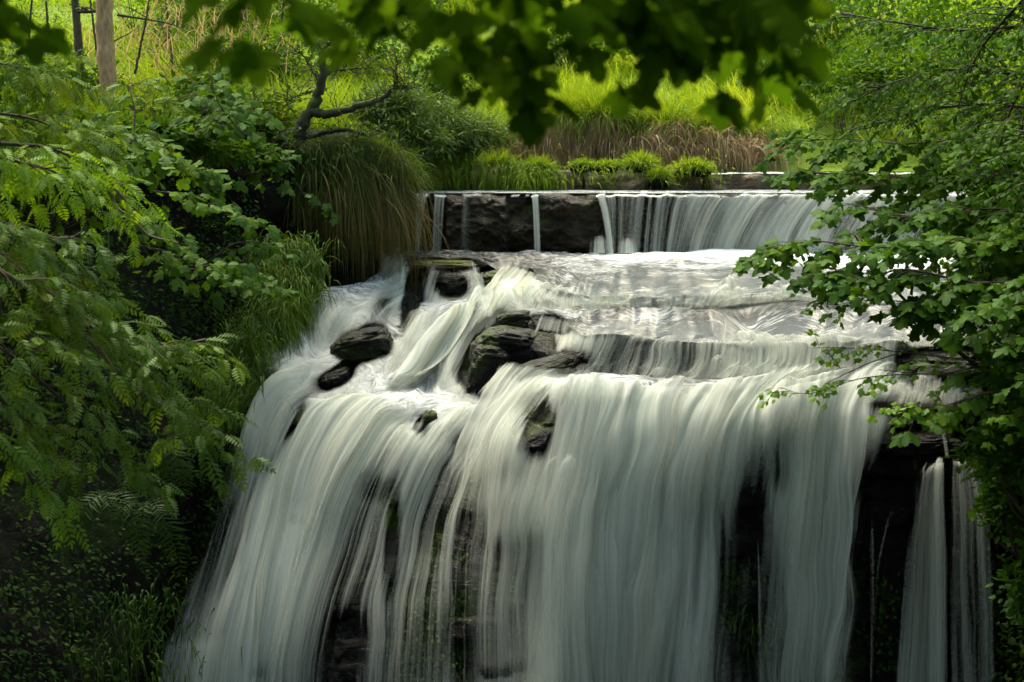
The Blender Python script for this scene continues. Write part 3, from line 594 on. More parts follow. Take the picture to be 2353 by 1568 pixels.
# left bank: columns from the fall outwards to the left; rows from plateau to gorge floor
LB = [[(960,392,25.5),(958,405,22.6),(950,470,22.3),(948,560,22.3),(946,600,22.2),(900,660,21.6),(700,800,19.4),(640,1100,17.9),(520,1568,16.7),(400,2000,15.8)],
      [(880,360,25.5),(880,372,22.4),(880,440,21.9),(880,560,22.0),(850,610,21.7),(800,660,21.0),(640,800,19.2),(590,1100,17.8),(450,1568,16.5),(370,2000,15.4)],
      [(760,320,26),(760,330,21.8),(740,400,21.0),(740,540,21.2),(720,640,20.8),(680,720,20.0),(560,860,18.4),(520,1100,17.3),(380,1568,16.0),(330,2000,14.6)],
      [(620,310,27),(610,325,21.2),(590,390,20.4),(590,540,20.4),(580,650,19.8),(560,740,19.2),(470,900,17.6),(430,1150,16.6),(310,1568,15.1),(270,2000,13.8)],
      [(400,290,27),(400,310,20.0),(390,370,19.2),(390,520,19.0),(390,650,18.4),(380,760,17.6),(330,920,16.4),(280,1180,15.0),(200,1568,13.2),(160,2000,12.6)],
      [(100,260,27),(150,290,18),(150,350,17.2),(150,520,16.8),(150,660,16.4),(130,800,15.6),(90,960,14.6),(40,1200,13.4),(-20,1568,11.8),(-60,2000,11.0)],
      [(-300,220,27),(-200,260,16),(-200,340,15),(-200,520,14.6),(-200,680,14.2),(-220,820,13.6),(-260,980,12.6),(-300,1240,11.6),(-340,1568,10.4),(-400,2100,9.6)],
      [(-1000,100,25),(-900,150,13),(-900,300,12),(-900,500,11.5),(-900,700,11.2),(-900,860,10.8),(-900,1000,10.2),(-900,1300,9.4),(-1000,1700,8.6),(-1100,2500,8.0)]]
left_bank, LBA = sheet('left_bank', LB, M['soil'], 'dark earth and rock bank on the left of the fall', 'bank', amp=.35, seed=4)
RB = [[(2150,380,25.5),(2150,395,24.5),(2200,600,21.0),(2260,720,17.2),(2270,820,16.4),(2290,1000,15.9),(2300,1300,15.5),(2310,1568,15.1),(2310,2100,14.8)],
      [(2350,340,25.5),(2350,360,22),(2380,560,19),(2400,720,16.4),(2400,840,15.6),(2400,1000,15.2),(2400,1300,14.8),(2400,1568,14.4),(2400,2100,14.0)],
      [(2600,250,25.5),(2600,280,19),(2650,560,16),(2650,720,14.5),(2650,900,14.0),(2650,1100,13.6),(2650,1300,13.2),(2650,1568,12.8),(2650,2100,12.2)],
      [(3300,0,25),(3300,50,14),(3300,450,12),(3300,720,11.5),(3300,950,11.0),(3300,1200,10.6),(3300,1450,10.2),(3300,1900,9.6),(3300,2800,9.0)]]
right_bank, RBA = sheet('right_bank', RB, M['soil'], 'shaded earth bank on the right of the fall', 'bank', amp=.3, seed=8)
def hill_z(x, y):
    base = -.42 + sstep(24.9, 26.0, y) * .65
    left = sstep(-1.0, -2.5, x)
    base = base * (1 - left) + (0.15 + .02 * np.abs(x)) * left
    z = base + np.maximum(0, y - 25.8) * .24 + np.maximum(0, y - 40) * .12
    return z + fbm(x * .35, y * .35, 0, 14, 4) * .5 * sstep(25.5, 30, y)
def hill():
    xs = np.concatenate([np.linspace(-90, -16, 30), np.linspace(-15, 16, 160), np.linspace(17, 90, 30)])
    ys = np.concatenate([np.linspace(24.6, 45, 130), np.linspace(46, 110, 40)])
    X, Y = np.meshgrid(xs, ys, indexing='ij'); Z = hill_z(X, Y); Z[:, 0] -= .8
    o = mkobj('hillside', np.stack([X, Y, Z], -1).reshape(-1, 3), gridfaces(*X.shape), M['hill'], None, smooth=True)
    tag(o, 'bright grassy hillside rising behind the river', 'hillside', kind='structure')
hill()
def floor_():
    xs = np.linspace(-60, 60, 60); ys = np.linspace(-60, 16, 60); X, Y = np.meshgrid(xs, ys, indexing='ij')
    Z = -6.9 + sstep(5, 22, np.abs(X)) * 13 + sstep(6, -10, Y) * 6.2 + fbm(X * .4, Y * .4, 0, 2, 4) * .7
    o = mkobj('gorge_floor', np.stack([X, Y, Z], -1).reshape(-1, 3), gridfaces(60, 60), M['soil'], None, smooth=True)
    tag(o, 'dark floor and sides of the gorge below the falls', 'ground', kind='structure')
floor_()

# ------------------------------------------------------------------ foliage prototypes (x side, y tip, z up), triangles
def fan(outline, zf=None):
    o = np.array(outline, float); n = len(o)
    v = np.zeros((n + 1, 3)); v[1:, :2] = o; v[0, :2] = (0, .34)
    if zf is not None: v[:, 2] = zf(v[:, 0], v[:, 1])
    f = [(0, i, i + 1) for i in range(1, n)] + [(0, n, 1)]
    return v, np.array(f)
def palmate(seed):
    r = np.random.default_rng(seed)
    lobes = [(-128, .46), (-66, .72), (0, .95), (66, .72), (128, .46)]
    pts = [(0, 0.0)]; c = np.array([0, .34])
    out = []
    for k, (an, ln) in enumerate(lobes):
        ln *= r.uniform(.9, 1.1) * .76
        for da, q in ((-24, .72), (-16, .80), (-13, .92), (-6, .9), (0, 1.0), (6, .9), (12, .92), (17, .78), (24, .74)):
            a = R(an + da); out.append(c + np.array([math.sin(a), math.cos(a)]) * ln * q)
        if k < 4:
            a = R(an + 33); out.append(c + np.array([math.sin(a), math.cos(a)]) * .40)
    pts += [tuple(o) for o in out]
    return fan(pts, lambda x, y: -.18 * np.abs(x)**1.3 - .22 * (y - .3)**2 * np.sign(y - .3) + .03 * np.sin(9 * x + 4 * y))
def oval(w=.3, k=6):
    t = np.linspace(0, 1, k + 1); ww = w * np.sin(np.pi * t**.8)
    l = [(-a, b) for a, b in zip(ww, t)]; rr = [(a, b) for a, b in zip(ww[1:-1][::-1], t[1:-1][::-1])]
    return fan(l + rr, lambda x, y: -.25 * np.abs(x) - .25 * y * y)
def pinnate(n=7, ll=.34, w=.10, droop=.35, serr=False):
    V, Fc = [], []; off = 0
    def leaf(bx, by, dx, dy, L_, W_):
        nonlocal off
        px, py = -dy, dx
        pts = [(bx, by), (bx + dx * L_ * .3 + px * W_, by + dy * L_ * .3 + py * W_), (bx + dx * L_ * .75 + px * W_ * .7, by + dy * L_ * .75 + py * W_ * .7), (bx + dx * L_, by + dy * L_),
               (bx + dx * L_ * .75 - px * W_ * .7, by + dy * L_ * .75 - py * W_ * .7), (bx + dx * L_ * .3 - px * W_, by + dy * L_ * .3 - py * W_)]
        z = [-droop * (p[1]**2) - .28 * abs(p[0]) for p in pts]
        V.extend([(p[0], p[1], q) for p, q in zip(pts, z)]); Fc.extend([(off, off + 1, off + 2), (off, off + 2, off + 3), (off, off + 3, off + 4), (off, off + 4, off + 5)]); off += 6
    for i in range(n):
        t = .18 + .74 * i / (n - 1); s = ll * (1 - .45 * (i / (n - 1))**2) * (.8 + .2 * min(1, i))
        for sd in (-1, 1): leaf(0, t, sd * .86, .5, s, s * w / ll)
    leaf(0, .92, 0, 1, ll * .7, w * .7)
    # rachis
    V.extend([(-.008, 0, 0), (.008, 0, 0), (0, .93, -droop * .86)]); Fc.append((off, off + 1, off + 2)); off += 3
    return np.array(V), np.array(Fc)
PAL = [palmate(i) for i in range(4)]
PIN = [pinnate(6, .36, .062, .3), pinnate(5, .38, .07, .5), pinnate(6, .34, .06, .1)]
OVA = [oval(.26), oval(.34)]
TINY = [fan([(0, 0), (-.3, .4), (-.16, .8), (0, 1), (.16, .8), (.3, .4)], lambda x, y: -.2 * y * y)]
NARROW = [fan([(0, 0), (-.09, .4), (0, 1), (.09, .4)], lambda x, y: -.3 * y * y)]
def scatter(mb, protos, pos, d, up, size, rnd=None):
    pos = np.asarray(pos, float); n = len(pos)
    if n == 0: return
    d = nrm(np.asarray(d, float)); s = nrm(np.cross(d, up)); u = np.cross(s, d)
    size = np.broadcast_to(size, (n,)); rnd = rng.random(n) if rnd is None else np.broadcast_to(rnd, (n,))
    k = rng.integers(0, len(protos), n)
    for q, (pv, pf) in enumerate(protos):
        m = np.where(k == q)[0]
        if not len(m): continue
        B = np.stack([s[m], d[m], u[m]], 1)                       # (m,3,3)
        V = pos[m][:, None] + size[m][:, None, None] * np.einsum('vk,mkj->mvj', pv, B)
        Fx = (pf[None] + (np.arange(len(m)) * len(pv))[:, None, None]).reshape(-1, 3)
        mb.add(V.reshape(-1, 3), Fx, rnd=np.repeat(rnd[m], len(pv)))
def rdir(n, zlo=-1, zhi=1):
    a = rng.uniform(0, 2 * np.pi, n); z = rng.uniform(zlo, zhi, n); q = np.sqrt(np.maximum(0, 1 - z * z)); return np.stack([q * np.cos(a), q * np.sin(a), z], -1)
UP = np.array([0, 0, 1.0])
def blades(mb, pos, d0, length, droop, width, nseg=4, rnd=None, fall=(0, 0, -1.0)):
    """grass blades: curved tapering strips"""
    pos = np.asarray(pos, float); n = len(pos)
    if n == 0: return
    d = nrm(np.broadcast_to(d0, (n, 3)).astype(float)); length = np.broadcast_to(length, (n,)); droop = np.broadcast_to(droop, (n,)); width = np.broadcast_to(width, (n,))
    side = nrm(np.cross(d, rdir(n))); rows = []; p = pos.copy()
    side = nrm(side * np.array([1, .35, .6]))
    for i in range(nseg + 1):
        w = width * (1 - (i / nseg)**1.6) * .5 + width * .04
        rows.append(p - side * w[:, None]); rows.append(p + side * w[:, None])
        d = nrm(d + np.array(fall) * (droop / nseg)[:, None]); p = p + d * (length / nseg)[:, None]
    V = np.stack(rows, 1); k = 2 * (nseg + 1)
    f = np.array([(2 * i, 2 * i + 1, 2 * i + 3, 2 * i + 2) for i in range(nseg)])
    Fx = (f[None] + (np.arange(n) * k)[:, None, None]).reshape(-1, 4)
    rnd = rng.random(n) if rnd is None else np.broadcast_to(rnd, (n,))
    mb.add(V.reshape(-1, 3), Fx, rnd=np.repeat(rnd, k))

# ------------------------------------------------------------------ hillside grass
def hill_grass():
    mb = MB(); n = 90000
    Y = 25.6 + 22 * rng.random(n)**1.3; hw = Y * .36 + 1
    X = rng.uniform(-1, 1, n) * hw
    cl = fbm(X * .8, Y * .8, 0, 61, 3); keep = rng.random(n) < .55 + cl * 1.3; X, Y, cl = X[keep], Y[keep], cl[keep]
    Z = hill_z(X, Y); n = len(X)
    L_ = rng.uniform(.25, .7, n) * (1 + cl * .8)
    lean = np.stack([fbm(X * .5, Y * .5, 0, 3, 2) * 1.3 - .2, -.25 + 0 * X, 0 * X], -1)
    d = np.array([0, 0, 1.0]) + lean + rng.normal(0, .3, (n, 3))
    blades(mb, np.stack([X, Y, Z - .03], -1), d, L_, rng.uniform(.4, 1.8, n), rng.uniform(.012, .026, n), 4, np.clip(.5 + cl * .9 + rng.normal(0, .22, n), 0, 1))
    o = mb.build('meadow_grass', M['grass']); tag(o, 'long bright yellow green grass covering the hillside', 'grass', kind='stuff')
hill_grass()
def bush(name, c, rad, n, protos, size, mat, label, group=None, cat='bush', stems=5, rnd0=.5, clump=2.2, base=None):
    """bush or crown: leaves in clumps round branch ends"""
    c = np.asarray(c, float); rad = np.asarray(rad, float)
    root = empty(name, base if base is not None else c - UP * rad[2], label, cat, group)
    b0 = np.array(root.location); st = MB(); lf = MB()
    nc = max(6, n // 45); ends = rdir(nc, -.5, 1) * (rng.random((nc, 1)) ** .4) * rad * .9 + c
    for e in ends[::max(1, nc // (stems * 3))]:
        m = (b0 + e) / 2 + rng.normal(0, .12, 3) * rad; st.tube(curve([b0, m, e], 7), rad[2] * .022 + .006, .004, 5)
    k = n // nc
    pos = np.repeat(ends, k, 0) + rng.normal(0, 1, (nc * k, 3)) * rad / (clump * 2.2)
    tone = np.repeat(rng.random(nc), k) * .5 + rng.random(nc * k) * .5
    d = nrm(pos - c) + rng.normal(0, .7, pos.shape) + np.array([0, 0, -.15])
    scatter(lf, protos, pos, d, nrm(UP + rng.normal(0, .45, pos.shape)), size * rng.uniform(.6, 1.2, len(pos)), np.clip(tone + rnd0 - .5, 0, 1))
    st.build('stem', M['twig'], root, True); lf.build('foliage', mat, root)
    return root
hb = [(1900,190,27,.9),(2060,170,28,1.0),(2210,230,27,1.0),(1780,170,28,.7),(1950,270,25.8,.5),(2130,290,25.8,.6),(500,160,25.5,.7),(640,215,24.6,.5),(130,130,27,.8),(345,205,23.8,.5),(760,60,30,1.0),(60,150,30,.9),(330,90,32,1.1),(470,60,34,1.4),(560,170,29,.8),(620,60,36,1.5),(420,200,29,.8),(860,80,34,1.3),(1010,190,28,.7),(1000,60,36,1.5),(1330,120,30,.9),(1500,60,34,1.4),(1640,150,30,.9),(1850,90,32,1.3),(2020,50,34,1.4),(2200,120,31,1.2)]
HBL = ['bush on the hillside right of the blurred leaves','bush high behind the fine twigs at the upper right','wide bush behind the right hand twigs near the edge','small hillside bush just right of the lowest blurred leaves','small bush on the far bank right of the brown tussocks','bush on the far bank behind the sycamore leaves','yellow green bush in front of the meadow left of the twisted tree','small bush just left of the twisted tree trunk','bush behind the thin stems at the upper left','small bush right below the pale trunk','bush high above the twisted tree behind the leaves','low pale bush right at the left edge of the hillside','light bush just right of the thick pale trunk','high hillside bush above the sapling','low bush left of the twisted tree','tall hillside bush up near the blurred leaves','small bush below the light bush by the trunk','bright bush above the twisted tree','low bush right of the twisted tree','tall bush behind the blurred leaves at centre','small bush above the brown tussocks','high bush behind the dark blurred leaves','small bush above the right hand tussock','hillside bush behind the upper right branches','tall bush at the upper right behind the branches','broad bush at the far upper right']
for (x, y, Y, r_), lb in zip(hb, HBL):
    g0 = P(x, y, Y); g0[2] = hill_z(g0[0], g0[1]) + r_ * .5
    bush('bush', g0, (r_ * 1.2, r_, r_ * .8), int(1500 * r_), (OVA + TINY if int(x) % 3 else NARROW), .12, M['grass' if int(x + y) % 2 else 'sycfar'], lb, 'bushes on the hillside', rnd0=.45)

# ------------------------------------------------------------------ tussocks
def tussock(x, y, Y, r_, h, nb, nd, label, skirt=.6, mat='tuft', group='grass tussocks by the river', dead='dead', dm=.02, bl=1.0):
    c = P(x, y, Y); root = empty('grass_tussock', c, label, 'grass tussock', group)
    # mound
    T, Ph = np.meshgrid(np.linspace(0, 2 * np.pi, 20, endpoint=False), np.linspace(.05, np.pi / 2 + .5, 10), indexing='ij')
    V = np.stack([np.cos(T) * np.sin(Ph) * r_ * .8, np.sin(T) * np.sin(Ph) * r_ * .6, np.cos(Ph) * h * .45 - .02], -1); V *= (1 + .2 * fbm(V[..., 0] * 5, V[..., 1] * 5, V[..., 2] * 5, int(x) % 50, 3))[..., None]
    i = np.arange(200).reshape(20, 10); j = np.roll(i, -1, 0); f = np.stack([i[:, :-1].ravel(), i[:, 1:].ravel(), j[:, 1:].ravel(), j[:, :-1].ravel()], 1)
    mkobj('root_mound', V.reshape(-1, 3) + c, f, M['soil'], root, smooth=True)
    mb = MB(); a = rng.uniform(0, 2 * np.pi, nb); q = rng.random(nb)**.5
    pos = c + np.stack([np.cos(a) * q * r_ * .7, np.sin(a) * q * r_ * .5, h * .4 * (1 - q * q * .6)], -1)
    d = np.stack([np.cos(a) * q * .9, np.sin(a) * q * .9, 1.1 + 0 * a], -1) + rng.normal(0, .25, (nb, 3))
    blades(mb, pos, d, rng.uniform(.5, 1.1, nb) * h * bl, rng.uniform(.6, 2.6, nb), rng.uniform(.008, .018, nb), 5)
    mb.build('green_blades', M[mat], root)
    if nd:
        mb = MB(); a = rng.uniform(np.pi * .98, np.pi * 2.02, nd)
        pos = c + np.stack([np.cos(a) * r_ * .75 * rng.uniform(.5, 1, nd), np.sin(a) * r_ * .55, h * rng.uniform(.05, .42, nd)], -1)
        d = np.stack([np.cos(a) * .6 - .1, np.sin(a) * .9, .4 + 0 * a], -1) + rng.normal(0, .25, (nd, 3))
        blades(mb, pos, d, rng.uniform(.6, 1.1, nd) * skirt, rng.uniform(3, 6, nd), rng.uniform(.007, .016, nd), 6, fall=(-.25, 0, -1))
        mb.build('dead_skirt', M[dead], root)
    return root
# large ones with brown skirts on the far bank
TS = [(1300,315,25.4,.62,.75,1500,1300,'large green topped tussock, leftmost with a brown dead skirt',.62),
      (1380,310,25.3,.55,.75,1400,1300,'large tussock with brown skirt, second from the left on the far bank',.62),
      (1460,322,25.4,.5,.6,1100,1000,'tussock with brown skirt between the two largest pairs',.55),
      (1540,318,25.2,.55,.6,900,1500,'mostly brown drooping tussock right of the green ones',.62),
      (1620,325,25.3,.55,.55,800,1500,'straw coloured tussock second from the right on the far bank',.6),
      (1710,335,25.4,.5,.5,800,1200,'rightmost brown tussock beside the overhanging leaves',.55),
      (1215,335,25.6,.5,.6,1300,300,'green arching tussock left of the brown skirted ones',.4)]
for t_ in TS: tussock(*t_[:7], t_[7], t_[8], 'tuft')
TL = [(1140,398,23.7,.3,.35,800,260,'pale arching tussock drooping over the ledge at its left',.3),
      (1235,400,23.75,.28,.28,900,60,'bright green tuft on the ledge right of the pale tussock',.2),
      (1075,402,23.9,.3,.3,700,200,'dark tuft hanging over the left end of the ledge',.3),
      (1010,400,23.9,.3,.4,900,200,'grass tuft where the ledge meets the hanging bank',.35),
      (1470,392,23.75,.26,.3,900,0,'tall bright tuft in the middle of the ledge',.2),
      (1515,418,23.5,.16,.26,500,0,'small bright tuft spilling down the ledge front',.2),
      (1590,396,23.7,.34,.22,1000,0,'low lime green tuft right of the middle of the ledge',.2),
      (1400,388,23.8,.3,.16,700,0,'thin lime green cushion on the pale ledge stone',.2),
      (1340,386,23.85,.26,.16,500,0,'small lime cushion left of the pale ledge stone',.2)]
for t_ in TL: tussock(*t_[:7], t_[7], t_[8], 'tuft', 'grass tufts on the ledge', bl=.8)

# ------------------------------------------------------------------ hanging grass outcrop (left of the weir)
def outcrop():
    root = empty('grassy_outcrop', P(780, 420, 21.5), 'overhanging outcrop of long drooping grass left of the weir', 'outcrop')
    # solid earth overhang
    T, Ph = np.meshgrid(np.linspace(0, 2 * np.pi, 60, endpoint=False), np.linspace(.03, np.pi - .03, 36), indexing='ij')
    d = np.stack([np.cos(T) * np.sin(Ph), np.sin(T) * np.sin(Ph), np.cos(Ph)], -1)
    d *= (1 + .25 * fbm(d[..., 0] * 2, d[..., 1] * 2, d[..., 2] * 2, 5, 4))[..., None]
    c = P(775, 415, 21.9); V = c + d * np.array([1.02, .7, .48])
    i = np.arange(60 * 36).reshape(60, 36); j = np.roll(i, -1, 0); f = np.stack([i[:, :-1].ravel(), i[:, 1:].ravel(), j[:, 1:].ravel(), j[:, :-1].ravel()], 1)
    mkobj('earth', V.reshape(-1, 3), f, M['soil'], root, smooth=True)
    mb = MB(); n = 9000
    t = rng.random(n); px = 600 + t * 325 + rng.normal(0, 8, n)
    ytop = np.interp(px, [590, 650, 740, 850, 940], [400, 345, 325, 330, 372])
    py = ytop + rng.random(n)**1.3 * 150 - 12
    Yd = 21.35 - .35 * np.sin(np.clip((px - 600) / 345, 0, 1) * np.pi) + (rng.random(n) - .5) * .5 - (py - ytop) * .0006
    pos = P(px, py, Yd)
    dd = np.stack([rng.normal(.05, .55, n), rng.uniform(-.9, -.2, n), rng.uniform(-.1, .7, n)], -1)
    ln = rng.uniform(.08, .8, n); cq = fbm(px * .035, py * .02, 0, 8, 3); ln *= np.interp(px, [600, 700, 850, 945], [.8, .9, 1.25, 1.1]) * (1 + cq * 2.2); dd[:, 0] += cq * 2.4 + .1; dd[:, 0] -= .7 * sstep(850, 930, px); dd += fbm(px * .08, py * .05, 0, 12, 2)[:, None] * np.array([1.1, -.3, .9])
    blades(mb, pos, dd, ln, rng.uniform(3, 8, n), rng.uniform(.006, .014, n), 7, np.clip(.34 + (py - ytop) / 260 + (px - 800) / 600 + cq * .8 + rng.normal(0, .2, n), 0, 1))
    mb.build('hanging_grass', M['hang'], root)
    mb = MB(); n = 2600; px = rng.uniform(650, 960, n); ytop = np.interp(px, [590, 650, 740, 850, 960], [400, 345, 325, 330, 385])
    pos = P(px, ytop + rng.random(n) * 50, 21.4 + rng.random(n) * .6); dd = np.stack([rng.normal(.15, .5, n), rng.normal(-.3, .3, n), rng.uniform(.4, 1.2, n)], -1)
    blades(mb, pos, dd, rng.uniform(.2, .55, n), rng.uniform(1, 3.5, n), rng.uniform(.008, .016, n), 5)
    mb.build('top_grass', M['bankgrass'], root)
    n = 900; px = rng.uniform(600, 900, n); ytop = np.interp(px, [590, 650, 740, 850, 960], [400, 345, 325, 330, 385]); py = ytop + rng.random(n)**.8 * 190
    cc = fbm(px * .03, py * .03, 0, 6, 2); k_ = cc > 0; pos = P(px, py, 21.0 - .25 * np.sin((px - 600) / 300 * np.pi) + rng.normal(0, .08, n))[k_]; lf = MB()
    scatter(lf, OVA + PAL, pos, rng.normal(0, .7, pos.shape) + np.array([0, -.5, -.4]), nrm(UP + np.array([0, -.7, 0]) + rng.normal(0, .4, pos.shape)), rng.uniform(.04, .1, len(pos)))
    lf.build('creeper', M['sycfar'], root)
outcrop()
def bank_grass(name, pts, n, ln, mat, label, w=40, rn=(.2, .9), droop=(2, 6)):
    """long grass growing down a bank along a traced band"""
    g = np.array(pts, float); t = rng.random(n) * (len(g) - 1); i = t.astype(int); q = (t - i)[:, None]; c = g[i] * (1 - q) + g[np.minimum(i + 1, len(g) - 1)] * q
    px = c[:, 0] + rng.normal(0, 1, n) * c[:, 3]; py = c[:, 1] + rng.normal(0, 18, n); Yd = c[:, 2] + rng.normal(0, .12, n)
    cl = fbm(px * .03, py * .02, 0, 9, 3)
    mb = MB(); dd = np.stack([rng.normal(0, .4, n) + cl, rng.uniform(-1, -.2, n), rng.uniform(-.1, .9, n)], -1)
    blades(mb, P(px, py, Yd), dd, ln * rng.uniform(.5, 1.2, n) * (1 + cl * .5), rng.uniform(*droop, n), rng.uniform(.008, .018, n), 6, np.clip(rng.uniform(*rn, n) + cl * .5, 0, 1))
    o = mb.build(name, M[mat]); return tag(o, label, 'grass', kind='stuff')
bank_grass('bank_grass', [(655,560,20.0,40),(650,620,19.7,40),(640,680,19.3,32),(590,760,18.7,26)], 4200, .55, 'bankgrass', 'dense long green grass hanging beside the top of the left plume', rn=(.35, .95))
bank_grass('bank_grass', [(570,760,18.3,32),(540,840,17.8,34),(510,910,17.3,32),(500,960,17.0,22)], 2600, .4, 'bankgrass', 'yellowish grass and weeds lower down beside the left plume', rn=(.2, .95))
bank_grass('bank_grass', [(1650,1420,15.2,30),(1700,1420,15.2,30),(1740,1470,15.1,25)], 500, .22, 'bankgrass', 'sparse weeds on the rock in the dark gap')

bank_grass('ledge_grass', [(960,398,23.8,30),(1100,400,23.6,40),(1180,402,23.55,30),(1250,404,23.5,30)], 1300, .3, 'tuft', 'ragged mixed grass drooping over the left half of the ledge', rn=(.0, .8), droop=(2, 7))
bank_grass('ledge_grass', [(1300,392,23.6,30),(1420,388,23.5,40),(1560,392,23.55,50),(1640,396,23.6,30)], 450, .16, 'tuft', 'short lime grass scattered along the right half of the ledge', rn=(.2, 1), droop=(1, 5))
bank_grass('dead_grass', [(1190,350,25.3,50),(1300,330,25.1,60),(1450,335,25.0,70),(1600,335,24.9,60),(1740,345,25.0,50)], 3600, .5, 'dead', 'tangled straw coloured dead grass along the far bank', rn=(.1, 1), droop=(1, 7))
bank_grass('green_grass', [(1160,330,25.5,50),(1300,285,25.3,60),(1450,275,25.3,70),(1600,290,25.3,60),(1760,310,25.4,50)], 2600, .5, 'tuft', 'loose arching green grass above the dead grass on the far bank', rn=(.1, 1), droop=(.5, 5))
def dry_patch(x, y, Y, w, h, n, label):
    mb = MB(); px = x + rng.normal(0, w, n); py = y + rng.normal(0, h, n)
    blades(mb, P(px, py, Y + rng.normal(0, .4, n)), np.array([0, -.1, 1.0]) + rng.normal(0, .35, (n, 3)), rng.uniform(.3, .8, n), rng.uniform(.3, 2.5, n), .014, 5)
    tag(mb.build('dry_grass', M['dead']), label, 'grass', kind='stuff')
dry_patch(430, 110, 28.5, 120, 60, 420, 'dry straw coloured stems on the hillside right of the pale trunk')
dry_patch(1560, 60, 30, 90, 40, 700, 'dry stems on the hillside behind the blurred leaves')
# ------------------------------------------------------------------ trees on the left hillside
def trunk_tree(name, pts, Y, r0, r1, mat, label, twigs=(), cat='tree', crown=None, group=None, wob=.06):
    W = np.array([P(a, b, Y) for a, b in pts]); root = empty(name, W[-1], label, cat, group)
    mb = MB(); mb.tube(curve(W[::-1], 40) + rng.normal(0, .004, (40, 3)), r0, r1, 14, wob); mb.build('trunk', mat, root, True)
    for tw, ra, rb, sdY in twigs:
        m2 = MB(); T = np.array([P(a, b, Y + sdY * k / max(1, len(tw) - 1)) for k, (a, b) in enumerate(tw)]); m2.tube(curve(T, 24), ra, rb, 6, .1); m2.build('branch', M['twig'], root, True)
    return root
r1 = trunk_tree('tree', [(255,-560),(246,-160),(240,40),(246,150),(258,270)], 26.5, .16, .12, M['paletrunk'], 'thick pale barked tree trunk at the upper left',
  [([(240,25),(180,28),(200,22),(160,10)], .03, .01, 0), ([(270,35),(330,44),(390,55),(430,72)], .022, .006, -.5), ([(262,95),(300,75),(320,60)], .012, .003, .3)])
lf = MB(); n = 2500; pos = P(255, -700, 26.5) + rng.normal(0, 1, (n, 3)) * np.array([2.2, 2.0, 1.6]); scatter(lf, OVA, pos, rdir(n, -1, .3), nrm(UP + rng.normal(0, .5, (n, 3))), .22); lf.build('crown', M['sycfar'], r1)
r2 = trunk_tree('tree', [(160,-560),(165,-160),(172,0),(180,90),(186,200)], 27.5, .075, .055, M['bark'], 'slim grey tree trunk left of the pale one', [([(182,25),(200,18),(235,30)], .02, .01, 0)])
lf = MB(); pos = P(160, -700, 27.5) + rng.normal(0, 1, (1500, 3)) * np.array([1.6, 1.6, 1.4]); scatter(lf, OVA, pos, rdir(1500, -1, .3), nrm(UP + rng.normal(0, .5, (1500, 3))), .22); lf.build('crown', M['sycfar'], r2)
r3 = trunk_tree('sapling', [(205,-20),(215,60),(225,140),(232,200)], 26.9, .025, .015, M['bark'], 'thin dark sapling stem between the two trunks')
r4 = trunk_tree('sapling', [(345,-20),(335,50),(322,110),(310,170)], 25.5, .022, .012, M['twig'], 'thin leaning stem right of the pale trunk', [([(335,40),(300,20),(270,10)], .01, .003, 0)])
# twisted mossy tree on the outcrop
def twisted():
    Y = 21.3; root = empty('twisted_tree', P(680, 315, Y), 'small dark twisted tree leaning on the grassy outcrop', 'tree', None)
    def tb(nm, pts, a, b, mat='mossbark', dY=0, n=30):
        W = np.array([P(x, y, Y + dY * k / (len(pts) - 1)) for k, (x, y) in enumerate(pts)]); m = MB(); c = curve(W, n); c[1:-1] += rng.normal(0, .008, (n - 2, 3)); m.tube(c, a, b, 9, .14); return m.build(nm, M[mat], root, True), c
    tb('trunk', [(660,345),(685,305),(702,270),(722,240),(734,205),(742,170),(740,140),(742,112)], .105, .03)
    subs = []
    for pts, a, b, dy in [([(716,256),(735,262),(765,262),(800,252),(845,238),(880,222),(903,205),(912,190)], .062, .03, -.2), ([(742,172),(765,164),(800,160),(848,155)], .028, .008, .2),
        ([(903,205),(912,180),(910,160),(916,140)], .022, .005, -.2), ([(903,205),(925,203),(940,205)], .02, .006, -.3), ([(738,200),(728,180),(715,160),(700,130),(682,118)], .02, .005, .2),
        ([(742,115),(760,98),(775,90)], .02, .006, .1), ([(742,115),(725,100),(700,88)], .018, .005, 0), ([(690,300),(650,325),(625,330),(608,318),(575,325),(560,340)], .035, .012, -.5),
        ([(700,320),(745,305),(790,300),(830,306),(850,315)], .04, .012, -.4), ([(622,300),(612,275),(595,255),(580,240)], .014, .004, .3), ([(734,210),(700,215),(670,228),(655,245)], .014, .003, .2),
        ([(690,300),(640,320),(620,345),(640,368)], .03, .012, -.6)]:
        subs.append(tb('branch', pts, a, b, dY=dy)[1])
    m = MB(); lf = MB(); P0, D0 = [], []
    for s in subs:
        for k in range(22):
            i = rng.integers(8, 30); p = s[i]; d = nrm(rdir(1, -.3, 1)[0] * np.array([1, .5, 1])); l = rng.uniform(.12, .5)
            q = curve([p, p + d * l * .5 + rng.normal(0, .03, 3), p + d * l + rng.normal(0, .08, 3)], 8); m.tube(q, .006, .002, 4)
            for t in (3, 4, 5, 6, 7): P0.append(q[t]); D0.append(d + rng.normal(0, .7, 3))
    m.build('twigs', M['twig'], root, True); scatter(lf, TINY, np.array(P0), np.array(D0), nrm(UP + rng.normal(0, .5, (len(P0), 3))), rng.uniform(.03, .07, len(P0))); lf.build('foliage', M['grey'], root)
twisted()
